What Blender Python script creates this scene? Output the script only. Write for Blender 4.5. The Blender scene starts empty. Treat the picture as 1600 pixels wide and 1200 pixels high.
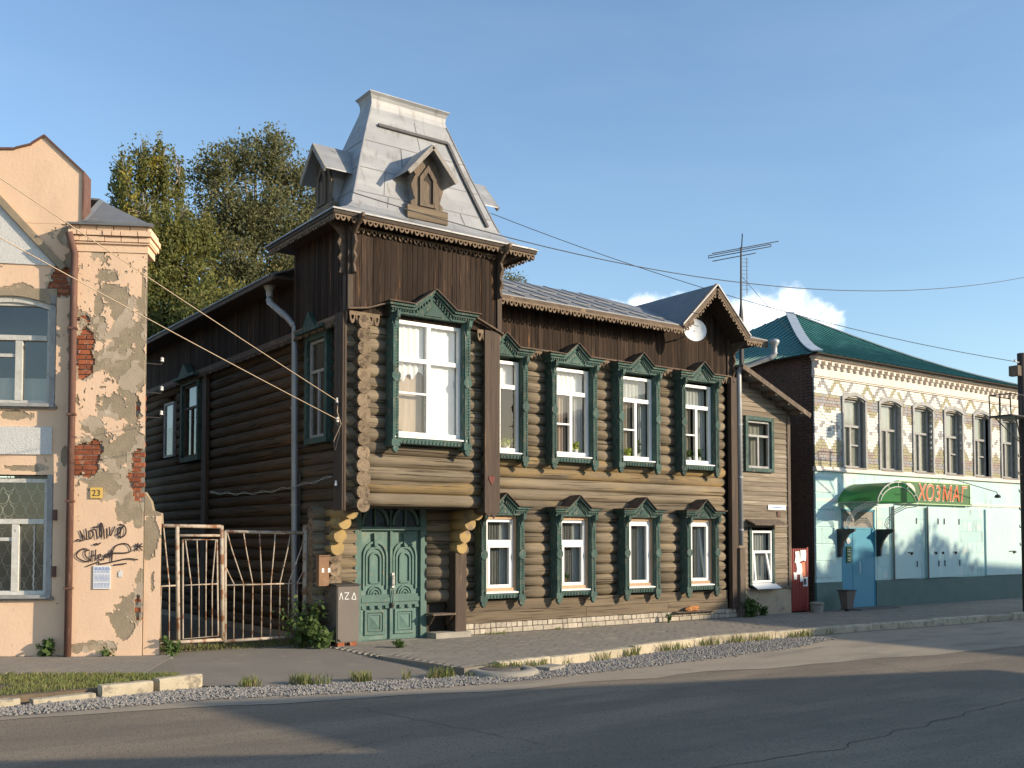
import bpy, math, random
import numpy as np
from mathutils import Matrix, Vector, noise
random.seed(7); rng = np.random.default_rng(7)
R = math.radians
sc = bpy.context.scene
COL = sc.collection
# ------------------------------------------------------------------ camera
ANG = math.atan2(2160, 1580.0)
cam_d = bpy.data.cameras.new('camera'); cam = bpy.data.objects.new('camera', cam_d); COL.objects.link(cam)
cam.location = (-10.141, -15.545, 1.75)
cam.rotation_euler = (R(92.3), 0, ANG - R(90))
cam_d.sensor_width = 36; cam_d.lens = 36 * 1580 / 1600
cam_d.shift_y = (778.54 - 600) / 1600
cam_d.clip_end = 6000; cam_d.clip_start = .05
sc.camera = cam
# ------------------------------------------------------------------ sky and sun
SUN_AZ, SUN_EL = R(38), R(17.5)          # azimuth from the facade normal (-Y) towards +X
sdir = Vector((math.sin(SUN_AZ) * math.cos(SUN_EL), -math.cos(SUN_AZ) * math.cos(SUN_EL), math.sin(SUN_EL)))
w = bpy.data.worlds.new('World'); sc.world = w; w.use_nodes = True
nt = w.node_tree; N = nt.nodes; L = nt.links
bg = N['Background']; bg.inputs[1].default_value = .15
sky = N.new('ShaderNodeTexSky'); sky.sky_type = 'NISHITA'; sky.sun_disc = False
sky.sun_elevation = SUN_EL; sky.sun_rotation = math.atan2(sdir.x, sdir.y)
sky.air_density = 1.15; sky.dust_density = .6; sky.ozone_density = 3.0
tc = N.new('ShaderNodeTexCoord')
def wmath(op, a, b=None):
    n = N.new('ShaderNodeMath'); n.operation = op
    for i, v in enumerate((a, b)):
        if v is None: continue
        if isinstance(v, (int, float)): n.inputs[i].default_value = v
        else: L.new(v, n.inputs[i])
    return n.outputs[0]
# a bank of cumulus low in the sky: soft lobes broken up by noise
lobes = [((.768, .604, .219), .030), ((.752, .620, .208), .040), ((.779, .592, .211), .024), ((.738, .640, .203), .040), ((.761, .611, .196), .045),
         ((.672, .702, .221), .030), ((.690, .688, .212), .034), ((.655, .722, .214), .026), ((.713, .668, .200), .034), ((.786, .584, .198), .028),
         ((-.55, .81, .19), .05), ((-.62, .76, .18), .045), ((.95, -.25, .20), .05), ((.98, -.15, .18), .06), ((-.9, -.4, .2), .05), ((-.3, -.93, .2), .05)]
cur = None
for c, r in lobes:
    d = N.new('ShaderNodeVectorMath'); d.operation = 'DISTANCE'; L.new(tc.outputs['Generated'], d.inputs[0])
    v = Vector(c).normalized(); d.inputs[1].default_value = v
    m = wmath('SUBTRACT', 1.0, wmath('DIVIDE', d.outputs['Value'], r * .86))
    cur = m if cur is None else wmath('MAXIMUM', cur, m)
n1 = N.new('ShaderNodeTexNoise'); n1.inputs['Scale'].default_value = 42; n1.inputs['Detail'].default_value = 7; n1.inputs['Roughness'].default_value = .6
L.new(tc.outputs['Generated'], n1.inputs['Vector'])
den = wmath('ADD', cur, wmath('MULTIPLY', wmath('SUBTRACT', n1.outputs['Fac'], .5), 1.7))
rp = N.new('ShaderNodeMapRange'); rp.interpolation_type = 'SMOOTHSTEP'; L.new(den, rp.inputs[0])
rp.inputs[1].default_value = .08; rp.inputs[2].default_value = .75; rp.inputs[3].default_value = 0; rp.inputs[4].default_value = .93
ccol = N.new('ShaderNodeMix'); ccol.data_type = 'RGBA'; L.new(den, ccol.inputs[0])
ccol.inputs[6].default_value = (5.6, 6.1, 6.9, 1); ccol.inputs[7].default_value = (8.4, 8.3, 8.2, 1)
mpv = N.new('ShaderNodeVectorMath'); mpv.operation = 'MULTIPLY'; mpv.inputs[1].default_value = (2.2, 2.2, 9); L.new(tc.outputs['Generated'], mpv.inputs[0])
n2 = N.new('ShaderNodeTexNoise'); n2.inputs['Scale'].default_value = 1.6; n2.inputs['Detail'].default_value = 6; n2.inputs['Roughness'].default_value = .55; n2.inputs['Distortion'].default_value = .6; L.new(mpv.outputs[0], n2.inputs['Vector'])
veil = N.new('ShaderNodeMapRange'); L.new(n2.outputs['Fac'], veil.inputs[0]); veil.inputs[1].default_value = .42; veil.inputs[2].default_value = .75; veil.inputs[3].default_value = .0; veil.inputs[4].default_value = .03
vm = N.new('ShaderNodeMix'); vm.data_type = 'RGBA'; L.new(veil.outputs[0], vm.inputs[0]); L.new(sky.outputs[0], vm.inputs[6]); vm.inputs[7].default_value = (5.2, 5.6, 6.2, 1)
mx = N.new('ShaderNodeMix'); mx.data_type = 'RGBA'
L.new(rp.outputs[0], mx.inputs[0]); L.new(vm.outputs[2], mx.inputs[6]); L.new(ccol.outputs[2], mx.inputs[7]); L.new(mx.outputs[2], bg.inputs[0])
sd = bpy.data.lights.new('sun', 'SUN'); sd.energy = 3.9; sd.angle = R(.55); sd.color = (1, .84, .63)
so = bpy.data.objects.new('sun', sd); COL.objects.link(so); so.location = (20, -30, 20)
so.rotation_euler = sdir.to_track_quat('Z', 'Y').to_euler()
vs = sc.view_settings; vs.view_transform = 'Standard'; vs.look = 'None'; vs.exposure = 0.66; vs.gamma = 1
sc.render.engine = 'CYCLES'; cy = sc.cycles; cy.use_denoising = True; cy.max_bounces = 7; cy.transparent_max_bounces = 24
cy.use_adaptive_sampling = True; cy.adaptive_threshold = .015; cy.sample_clamp_indirect = 6

# ------------------------------------------------------------------ materials
def mat(name, c1, c2=None, sc1=(4, 4, 4), c3=None, sc3=(1.5, 1.5, 1.5), t3=(.55, .68), c4=None, sc4=(30, 30, 30), t4=(.62, .7), rough=.8,
        metal=0, bump=.3, bsc=(40, 40, 40), rnd=.12, spec=.4, trans=0, hue=0):
    m = bpy.data.materials.new(name); m.use_nodes = True
    t = m.node_tree; n = t.nodes; l = t.links; b = n['Principled BSDF']
    b.inputs['Roughness'].default_value = rough; b.inputs['Metallic'].default_value = metal
    b.inputs['Specular IOR Level'].default_value = spec
    geo = n.new('ShaderNodeNewGeometry'); oi = n.new('ShaderNodeObjectInfo')
    off = n.new('ShaderNodeVectorMath'); off.operation = 'MULTIPLY_ADD'     # decorrelate neighbouring pieces
    cmb = n.new('ShaderNodeCombineXYZ')
    for i in range(3): l.new(oi.outputs['Random'], cmb.inputs[i])
    l.new(cmb.outputs[0], off.inputs[0]); k = 9.0 if rnd > 0 else 0.0
    off.inputs[1].default_value = (k, k * 1.7, k * .6); l.new(geo.outputs['Position'], off.inputs[2])
    def noi(s, det=5, ro=.6):
        v = n.new('ShaderNodeVectorMath'); v.operation = 'MULTIPLY'; l.new(off.outputs[0], v.inputs[0]); v.inputs[1].default_value = s
        q = n.new('ShaderNodeTexNoise'); q.inputs['Scale'].default_value = 1; q.inputs['Detail'].default_value = det; q.inputs['Roughness'].default_value = ro
        l.new(v.outputs[0], q.inputs['Vector']); return q.outputs['Fac']
    def rng_(f, a, b_):
        q = n.new('ShaderNodeMapRange'); l.new(f, q.inputs[0]); q.inputs[1].default_value = a; q.inputs[2].default_value = b_; return q.outputs[0]
    def mix(f, A, B):
        q = n.new('ShaderNodeMix'); q.data_type = 'RGBA'; l.new(f, q.inputs[0])
        for i, v in ((6, A), (7, B)):
            if isinstance(v, tuple): q.inputs[i].default_value = (*v, 1)
            else: l.new(v, q.inputs[i])
        return q.outputs[2]
    cur = c1
    if c2: cur = mix(rng_(noi(sc1), .34, .66), c1, c2)
    if c3: cur = mix(rng_(noi(sc3), *t3), cur, c3)
    if c4: cur = mix(rng_(noi(sc4, 3), *t4), cur, c4)
    hs = n.new('ShaderNodeHueSaturation')
    if isinstance(cur, tuple): hs.inputs['Color'].default_value = (*cur, 1)
    else: l.new(cur, hs.inputs['Color'])
    q = n.new('ShaderNodeMapRange'); l.new(oi.outputs['Random'], q.inputs[0]); q.inputs[3].default_value = 1 - rnd; q.inputs[4].default_value = 1 + rnd
    l.new(q.outputs[0], hs.inputs['Value'])
    l.new(hs.outputs[0], b.inputs['Base Color'])
    if bump:
        bp = n.new('ShaderNodeBump'); bp.inputs['Strength'].default_value = bump; bp.inputs['Distance'].default_value = .01
        l.new(noi(bsc, 4), bp.inputs['Height']); l.new(bp.outputs[0], b.inputs['Normal'])
    if trans:
        tr = n.new('ShaderNodeBsdfTranslucent'); l.new(hs.outputs[0], tr.inputs[0]); ms = n.new('ShaderNodeMixShader'); ms.inputs[0].default_value = trans
        l.new(b.outputs[0], ms.inputs[1]); l.new(tr.outputs[0], ms.inputs[2]); l.new(ms.outputs[0], n['Material Output'].inputs[0])
    return m
def glass(name, tint=(.8, .84, .83), rough=.0, refl=1.5):
    m = bpy.data.materials.new(name); m.use_nodes = True; t = m.node_tree; n = t.nodes; l = t.links
    n.remove(n['Principled BSDF']); tr = n.new('ShaderNodeBsdfTransparent'); tr.inputs[0].default_value = (*tint, 1)
    gl = n.new('ShaderNodeBsdfGlossy'); gl.inputs['Roughness'].default_value = rough; fr = n.new('ShaderNodeFresnel'); ge = n.new('ShaderNodeNewGeometry'); mr = n.new('ShaderNodeMapRange'); l.new(ge.outputs['Backfacing'], mr.inputs[0]); mr.inputs[3].default_value = refl; mr.inputs[4].default_value = 1 / refl; l.new(mr.outputs[0], fr.inputs[0])
    ms = n.new('ShaderNodeMixShader'); l.new(fr.outputs[0], ms.inputs[0]); l.new(tr.outputs[0], ms.inputs[1]); l.new(gl.outputs[0], ms.inputs[2])
    l.new(ms.outputs[0], n['Material Output'].inputs[0]); return m
W = {}
W['log_x'] = mat('weathered_log', (.222, .18, .125), (.155, .127, .092), (.8, 9, 9), (.27, .205, .115), (.45, 2.5, 2.5), (.56, .74), (.05, .039, .03), (.6, 28, 28), (.55, .65), bump=.9, bsc=(2.5, 60, 60), rnd=.26, rough=.95, spec=.08)
W['log_ochre'] = mat('ochre_log', (.30, .205, .085), (.205, .162, .11), (.7, 6, 6), (.155, .125, .09), (.9, 5, 5), (.5, .62), (.05, .04, .03), (.7, 30, 30), (.57, .66), bump=.8, bsc=(2.5, 60, 60), rnd=.16, rough=.92, spec=.1)
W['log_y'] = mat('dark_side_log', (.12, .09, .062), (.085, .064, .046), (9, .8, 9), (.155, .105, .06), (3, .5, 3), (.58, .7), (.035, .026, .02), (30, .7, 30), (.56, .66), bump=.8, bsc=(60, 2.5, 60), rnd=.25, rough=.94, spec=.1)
W['log_end'] = mat('log_end_grain', (.25, .188, .125), (.175, .132, .09), (14, 14, 14), (.10, .075, .055), (7, 7, 7), (.54, .66), (.06, .045, .035), (40, 40, 40), (.58, .66), bump=.6, bsc=(50, 50, 50), rnd=.28, rough=.95, spec=.1)
W['log_bracket'] = mat('ochre_bracket_log', (.40, .275, .10), (.30, .21, .10), (8, 3, 8), (.19, .145, .1), (4, 3, 4), (.54, .66), bump=.4, rnd=.1)
W['beam'] = mat('squared_beam', (.22, .172, .118), (.16, .126, .09), (.7, 7, 12), (.11, .086, .062), (1, 4, 14), (.54, .66), (.055, .042, .032), (.6, 20, 40), (.58, .66), bump=.7, bsc=(3, 40, 60), rnd=.14, rough=.94, spec=.1)
W['plank'] = mat('dark_plank', (.05, .035, .026), (.033, .023, .018), (14, 14, .7), (.20, .10, .042), (18, 18, .9), (.61, .73), (.013, .009, .008), (60, 60, 1.5), (.57, .65), bump=.6, bsc=(70, 70, 2), rnd=.34, rough=.9, spec=.12)
W['plank_post'] = mat('brown_post_board', (.082, .056, .038), (.055, .037, .027), (16, 16, .8), (.135, .09, .056), (14, 14, 1.4), (.58, .72), (.025, .018, .013), (70, 70, 2), (.6, .68), bump=.5, bsc=(70, 70, 2), rnd=.15)
W['trim'] = mat('old_brown_trim', (.13, .09, .06), (.08, .055, .04), (8, 8, 8), (.22, .15, .09), (5, 5, 5), (.58, .7), bump=.4, rnd=.15)
W['lace'] = mat('carved_lace_wood', (.20, .14, .09), (.13, .09, .055), (9, 9, 9), bump=.4, rnd=.1)
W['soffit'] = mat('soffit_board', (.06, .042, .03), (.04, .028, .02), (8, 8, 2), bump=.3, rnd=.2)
W['green'] = mat('green_paint', (.048, .092, .08), (.065, .115, .098), (6, 6, 6), (.032, .058, .052), (3, 3, 3), (.50, .66), (.17, .155, .12), (30, 30, 8), (.56, .65), bump=.4, rnd=.26, rough=.75, spec=.2)
W['door'] = mat('faded_teal_door_paint', (.115, .19, .162), (.09, .155, .137), (7, 7, 3), (.165, .235, .20), (3, 3, 3), (.54, .7), (.22, .185, .125), (26, 26, 7), (.62, .70), bump=.4, rnd=.1, rough=.7, spec=.25)
W['white'] = mat('white_plastic', (.82, .82, .80), (.78, .78, .76), (4, 4, 4), bump=0, rnd=.03, rough=.4)
W['oldwhite'] = mat('old_white_paint', (.66, .64, .58), (.52, .50, .44), (8, 8, 8), (.30, .25, .19), (20, 20, 8), (.62, .7), bump=.3, rnd=.08)
W['greywood'] = mat('grey_painted_wood', (.40, .395, .38), (.32, .31, .29), (6, 6, 6), (.22, .19, .15), (16, 16, 6), (.6, .7), bump=.3, rnd=.08)
W['innerwood'] = mat('bare_window_wood', (.50, .33, .20), (.42, .28, .17), (9, 9, 2), (.33, .22, .14), (20, 20, 3), (.58, .7), bump=.2, rnd=.1)
W['metalroof'] = mat('galvanised_sheet', (.31, .315, .32), (.25, .255, .265), (1.6, 1.6, 1.6), (.37, .37, .365), (.8, .8, 3), (.5, .7), (.19, .175, .16), (7, 7, 1.6), (.56, .74), bump=.35, bsc=(3, 3, 3), rnd=.05, rough=.55, metal=.15)
W['metaldark'] = mat('grey_roof_sheet', (.20, .205, .21), (.165, .17, .175), (2, 2, 2), (.25, .22, .20), (5, 2, 5), (.58, .72), bump=.15, bsc=(5, 5, 5), rnd=.06, rough=.6, metal=.1)
W['pipe'] = mat('galvanised_pipe', (.40, .41, .41), (.33, .34, .345), (6, 6, 2), (.27, .24, .2), (9, 9, 3), (.6, .72), bump=.1, rnd=.08, rough=.5, metal=.35)
W['brickw'] = mat('pale_brick', (.46, .41, .33), (.36, .31, .245), (9, 9, 9), (.26, .2, .15), (14, 14, 14), (.58, .7), bump=.5, rnd=.2, rough=.9)
W['brickr'] = mat('red_brick', (.36, .105, .042), (.26, .075, .035), (9, 9, 9), (.40, .26, .17), (14, 14, 14), (.58, .68), bump=.5, rnd=.22, rough=.9)
W['mortar'] = mat('mortar', (.30, .27, .22), (.22, .19, .15), (10, 10, 10), bump=.5, rnd=0, rough=.95)
W['plaster'] = mat('peach_plaster', (.83, .585, .40), (.79, .545, .365), (1.1, 1.1, 1.1), (.71, .50, .335), (1.6, 1.6, .7), (.55, .76), (.60, .45, .32), (26, 26, 8), (.64, .75), bump=.3, bsc=(22, 22, 22), rnd=0, rough=.92, spec=.15)
W['render'] = mat('grey_render', (.37, .29, .195), (.30, .24, .165), (5, 5, 5), (.46, .36, .24), (3, 3, 3), (.56, .68), (.22, .17, .12), (40, 40, 40), (.62, .7), bump=.6, bsc=(40, 40, 40), rnd=0, rough=.95)
W['stucco'] = mat('rough_white_stucco', (.72, .70, .66), (.60, .58, .54), (50, 50, 50), bump=1.0, bsc=(55, 55, 55), rnd=0, rough=.95)
W['rustpipe'] = mat('maroon_pipe', (.15, .075, .055), (.115, .06, .046), (6, 6, 3), (.22, .14, .10), (18, 18, 5), (.58, .7), bump=.2, rnd=.05, rough=.75)
W['gate'] = mat('rusty_gate_paint', (.47, .40, .315), (.39, .315, .235), (9, 9, 9), (.23, .11, .055), (6, 6, 6), (.51, .61), bump=.3, rnd=.08, rough=.7)
W['clap'] = mat('weathered_clapboard', (.27, .222, .165), (.20, .162, .12), (1.2, 10, 16), (.34, .29, .225), (.8, 5, 20), (.56, .68), (.085, .068, .052), (1.2, 30, 60), (.58, .68), bump=.6, bsc=(3, 50, 60), rnd=.24, rough=.92, spec=.12)
W['plinth'] = mat('plinth_plaster', (.44, .355, .245), (.37, .30, .21), (3, 3, 3), (.24, .19, .14), (2.5, 2.5, 3.5), (.55, .72), bump=.4, bsc=(30, 30, 30), rnd=0, rough=.95)
W['shopblue'] = mat('pale_aqua_limewash', (.43, .635, .61), (.50, .665, .635), (1.2, 1.2, 1.2), (.63, .675, .62), (.9, .9, 1.6), (.52, .7), (.35, .41, .39), (7, 7, 1.8), (.58, .72), bump=.25, bsc=(25, 25, 25), rnd=.05, rough=.9)
W['shutter'] = mat('aqua_shutter_paint', (.45, .635, .62), (.49, .66, .64), (2, 2, 2), (.55, .67, .635), (3, 3, 1), (.56, .7), (.33, .40, .38), (14, 14, 4), (.64, .74), bump=.15, bsc=(5, 5, 5), rnd=.05, rough=.6)
W['shopbase'] = mat('dark_green_base_paint', (.085, .15, .135), (.11, .175, .155), (2, 2, 2), (.15, .19, .165), (5, 5, 5), (.6, .72), bump=.3, rnd=0, rough=.7)
W['shopwhite'] = mat('limewashed_cornice', (.74, .67, .585), (.68, .60, .515), (3, 3, 3), (.55, .45, .38), (9, 9, 9), (.62, .72), bump=.3, rnd=.05, rough=.9)
W['b_white'] = mat('white_glazed_brick', (.74, .72, .65), (.67, .65, .58), (7, 7, 7), (.54, .51, .44), (11, 11, 11), (.6, .7), bump=.2, rnd=0, rough=.6)
W['b_olive'] = mat('olive_brick', (.40, .36, .225), (.34, .31, .20), (7, 7, 7), bump=.3, rnd=0, rough=.8)
W['b_blue'] = mat('slate_blue_brick', (.36, .345, .335), (.30, .29, .285), (7, 7, 7), bump=.3, rnd=0, rough=.8)
W['b_red'] = mat('plum_brick', (.36, .285, .24), (.31, .245, .21), (7, 7, 7), bump=.3, rnd=0, rough=.8)
W['brickdark'] = mat('dark_brown_brick', (.125, .075, .054), (.085, .053, .04), (8, 8, 8), (.165, .115, .088), (12, 12, 12), (.6, .72), bump=.5, rnd=0, rough=.95)  # darker brown than the other bricks, for the shop side wall
W['greenroof'] = mat('teal_roof_sheet', (.042, .17, .145), (.035, .14, .122), (2, 2, 2), (.065, .21, .185), (1, 3, 3), (.58, .72), bump=.15, bsc=(4, 4, 4), rnd=.06, rough=.45)
W['canopy'] = mat('green_polycarbonate', (.03, .20, .05), (.04, .23, .06), (2, 2, 2), bump=.1, rnd=0, rough=.3, trans=.35)
W['bluedoor'] = mat('blue_steel_door', (.055, .26, .38), (.07, .29, .40), (2, 2, 2), bump=.1, rnd=.03, rough=.4)
W['iron'] = mat('black_iron', (.03, .03, .03), (.045, .04, .035), (9, 9, 9), bump=.2, rnd=.05, rough=.6)
W['dark'] = mat('dark_interior', (.05, .04, .032), None, bump=0, rnd=0, rough=.95)
W['room'] = mat('room_wall', (.40, .36, .31), (.34, .30, .26), (2, 2, 2), bump=0, rnd=0, rough=.95)
W['curtain'] = mat('white_curtain', (.86, .85, .83), (.80, .79, .77), (20, 20, 1), bump=0, rnd=.03, trans=.08, rough=.9)
W['lacecurtain'] = mat('grey_net_curtain', (.58, .57, .54), (.46, .45, .43), (30, 30, 3), bump=0, rnd=.1, trans=.1, rough=.9)
W['shopcurtain'] = mat('dusty_pale_blind', (.66, .65, .60), (.54, .53, .49), (14, 14, 2), (.40, .39, .36), (5, 5, 3), (.56, .7), bump=0, rnd=.12, rough=.9)
W['browncurtain'] = mat('brown_curtain', (.40, .32, .25), (.31, .245, .19), (25, 25, 2), bump=0, rnd=.08, rough=.9)
W['signgreen'] = mat('sign_green', (.055, .15, .045), (.05, .13, .04), (2, 2, 2), bump=0, rnd=0, rough=.4)
W['orange'] = mat('sign_orange', (.80, .13, .025), None, bump=0, rnd=0, rough=.4)
W['darknet'] = mat('dark_net_curtain', (.17, .165, .15), (.11, .105, .10), (40, 40, 6), bump=0, rnd=.15, rough=.9)
W['signcream'] = mat('cream_letter_edge', (.80, .74, .55), None, bump=0, rnd=0, rough=.4); W['signedge'] = mat('pale_green_edge', (.45, .62, .30), None, bump=0, rnd=0, rough=.4); W['oldwhite2'] = mat('pale_hip_flashing', (.50, .54, .56), (.42, .47, .5), (3, 3, 3), bump=.1, rnd=0, rough=.5)
W['paper'] = mat('paper', (.78, .78, .76), (.70, .70, .68), (9, 9, 9), bump=.1, rnd=.04)
W['ink'] = mat('blue_ink', (.13, .22, .50), None, bump=0, rnd=0)
W['redink'] = mat('orange_print', (.62, .22, .12), None, bump=0, rnd=0)
W['blackink'] = mat('black_spray', (.045, .03, .03), None, bump=0, rnd=0, rough=.6)
W['yellow'] = mat('yellow_enamel', (.80, .52, .12), (.72, .46, .12), (12, 12, 12), bump=0, rnd=0, rough=.4)
W['red'] = mat('red_corrugated_sheet', (.26, .03, .022), (.2, .025, .02), (3, 3, 3), (.14, .04, .03), (9, 9, 4), (.6, .7), bump=.1, rnd=0, rough=.45)
W['cabinet'] = mat('grey_brown_steel', (.15, .125, .105), (.125, .105, .09), (3, 3, 3), (.19, .13, .085), (11, 11, 7), (.64, .72), bump=.1, rnd=0, rough=.6)
W['rustbox'] = mat('rusty_orange_box', (.25, .135, .065), (.20, .11, .06), (6, 6, 3), (.31, .19, .1), (9, 9, 9), (.58, .7), bump=.2, rnd=0, rough=.7)
W['concrete'] = mat('concrete', (.33, .30, .25), (.26, .235, .195), (4, 4, 4), (.20, .175, .14), (9, 9, 9), (.58, .7), bump=.5, bsc=(45, 45, 45), rnd=.1, rough=.95)
W['kerb'] = mat('limewashed_kerb', (.50, .43, .305), (.41, .35, .25), (5, 5, 5), (.24, .205, .155), (7, 7, 7), (.52, .64), bump=.6, bsc=(40, 40, 40), rnd=.15, rough=.95)
W['paver'] = mat('grey_paver', (.25, .22, .18), (.215, .19, .157), (3, 3, 3), (.29, .25, .195), (1.2, 1.2, 1.2), (.54, .7), (.19, .165, .135), (8, 8, 8), (.6, .7), bump=.3, bsc=(50, 50, 50), rnd=0, rough=.95)
W['joint'] = mat('sandy_joint', (.21, .185, .145), (.185, .16, .125), (20, 20, 20), bump=.3, rnd=0, rough=.95)
W['asphalt'] = mat('dusty_asphalt', (.215, .17, .12), (.18, .145, .105), (.9, 2.2, 1), (.265, .208, .145), (.22, 1.1, 1), (.48, .62), (.09, .076, .062), (42, 42, 42), (.54, .68), bump=.7, bsc=(60, 60, 60), rnd=0, rough=.94)
W['dust'] = mat('pale_road_dust', (.37, .305, .22), (.31, .255, .19), (.8, 2.2, 1), (.25, .21, .16), (.6, 1.8, 1), (.54, .66), (.2, .17, .135), (60, 60, 60), (.6, .72), bump=.35, bsc=(80, 80, 80), rnd=0, rough=.95)
W['apron'] = mat('old_asphalt', (.23, .20, .16), (.195, .17, .14), (1.2, 1.2, 1.2), (.27, .23, .175), (2, 2, 2), (.56, .7), (.14, .12, .10), (60, 60, 60), (.6, .72), bump=.35, bsc=(70, 70, 70), rnd=0, rough=.95)
W['soil'] = mat('dry_soil', (.17, .125, .08), (.12, .09, .06), (5, 5, 5), (.22, .165, .105), (3, 3, 3), (.55, .68), bump=.8, bsc=(30, 30, 30), rnd=0, rough=1)
W['pebble'] = mat('crushed_stone', (.30, .275, .245), (.20, .185, .17), (16, 16, 16), (.42, .385, .33), (19, 19, 19), (.58, .66), bump=0, rnd=0, rough=.95)
W['grass'] = mat('grass_blade', (.16, .20, .055), (.22, .22, .075), (3, 3, 3), (.33, .27, .12), (6, 6, 6), (.54, .68), bump=0, rnd=0, trans=.3)
W['leafg'] = mat('weed_leaf', (.065, .115, .03), (.10, .15, .04), (9, 9, 9), (.17, .16, .06), (14, 14, 14), (.6, .7), bump=0, rnd=0, trans=.3)
W['birchleaf'] = mat('birch_leaf', (.21, .215, .07), (.14, .155, .052), (1.2, 1.2, 1.2), (.46, .37, .08), (.9, .9, .9), (.56, .70), (.38, .30, .07), (9, 9, 9), (.58, .70), bump=0, rnd=.05, trans=.45, spec=.2)
W['birchleaf2'] = mat('willow_leaf', (.21, .21, .10), (.135, .145, .07), (.9, .9, .9), (.31, .27, .11), (1.2, 1.2, 1.2), (.56, .70), (.34, .285, .115), (9, 9, 9), (.58, .70), bump=0, rnd=.05, trans=.45, spec=.2)
W['bark'] = mat('pale_bark', (.33, .28, .215), (.20, .165, .125), (6, 6, 3), (.08, .065, .05), (8, 8, 14), (.58, .66), bump=.4, rnd=0)
W['pole'] = mat('tarred_pole', (.055, .042, .035), (.038, .03, .026), (9, 9, 1), bump=.4, rnd=0)
W['wire'] = mat('wire', (.05, .05, .055), None, bump=0, rnd=0)
W['wirelit'] = mat('pale_insulated_wire', (.42, .32, .22), None, bump=0, rnd=0)
W['ceramic'] = mat('white_ceramic', (.72, .70, .66), None, bump=0, rnd=.05, rough=.3)
W['fur'] = mat('ginger_fur', (.42, .17, .045), (.33, .13, .035), (12, 40, 12), (.60, .33, .14), (18, 18, 18), (.56, .66), bump=.5, bsc=(90, 90, 90), rnd=0)
W['fig_y'] = mat('yellow_green_leaf', (.40, .45, .07), None, bump=0, rnd=.1)
W['oppwall'] = mat('opposite_wall', (.24, .22, .19), (.2, .18, .155), (2, 2, 2), bump=.2, rnd=0)
W['opproof'] = mat('opposite_roof', (.16, .15, .145), (.2, .16, .13), (2, 2, 2), bump=.2, rnd=0)
GL = glass('window_glass', (.82, .86, .85), 0, 1.7); GLB = glass('double_glazing', (.93, .94, .93), 0, 1.6); GLD = glass('dirty_glass', (.72, .73, .68), .08, 2.3)
W['glass'] = GL; W['glassb'] = GLB; W['glassd'] = GLD

# ------------------------------------------------------------------ geometry helpers
FR = Matrix()                      # current building frame
WM = {}
def add(name, me, parent=None, M=None, base=None):
    o = bpy.data.objects.new(name, me); COL.objects.link(o)
    Mw = (FR if base is None else base) @ (M or Matrix())
    if parent is not None:
        o.parent = parent; o.matrix_parent_inverse = WM[parent.name].inverted()
    o.matrix_basis = Mw; WM[o.name] = Mw
    return o
def tag(o, label, cat, group=None):
    o['label'] = label; o['category'] = cat
    if group: o['group'] = group
    return o
def structure(o): o['kind'] = 'structure'; return o
def stuff(o, label=None):
    o['kind'] = 'stuff'
    if label: o['label'] = label
    return o
def thing(name, loc, label, cat, group=None):
    o = add(name, None, None, Matrix.Translation(loc)); o.empty_display_size = .2
    return tag(o, label, cat, group)
CUBE = {}
CV = [(x, y, z) for x in (-.5, .5) for y in (-.5, .5) for z in (-.5, .5)]
CF = [(0, 1, 3, 2), (4, 6, 7, 5), (0, 4, 5, 1), (2, 3, 7, 6), (0, 2, 6, 4), (1, 5, 7, 3)]
def cubemesh(m):
    if m not in CUBE:
        me = bpy.data.meshes.new('block_' + m); me.from_pydata(CV, [], CF); me.materials.append(W[m]); CUBE[m] = me
    return CUBE[m]
def cube(name, x0, x1, y0, y1, z0, z1, m, parent, rot=None):
    M = Matrix.Translation(((x0 + x1) / 2, (y0 + y1) / 2, (z0 + z1) / 2))
    if rot is not None: M = M @ rot
    return add(name, cubemesh(m), parent, M @ Matrix.Diagonal((abs(x1 - x0), abs(y1 - y0), abs(z1 - z0), 1)))
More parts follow.
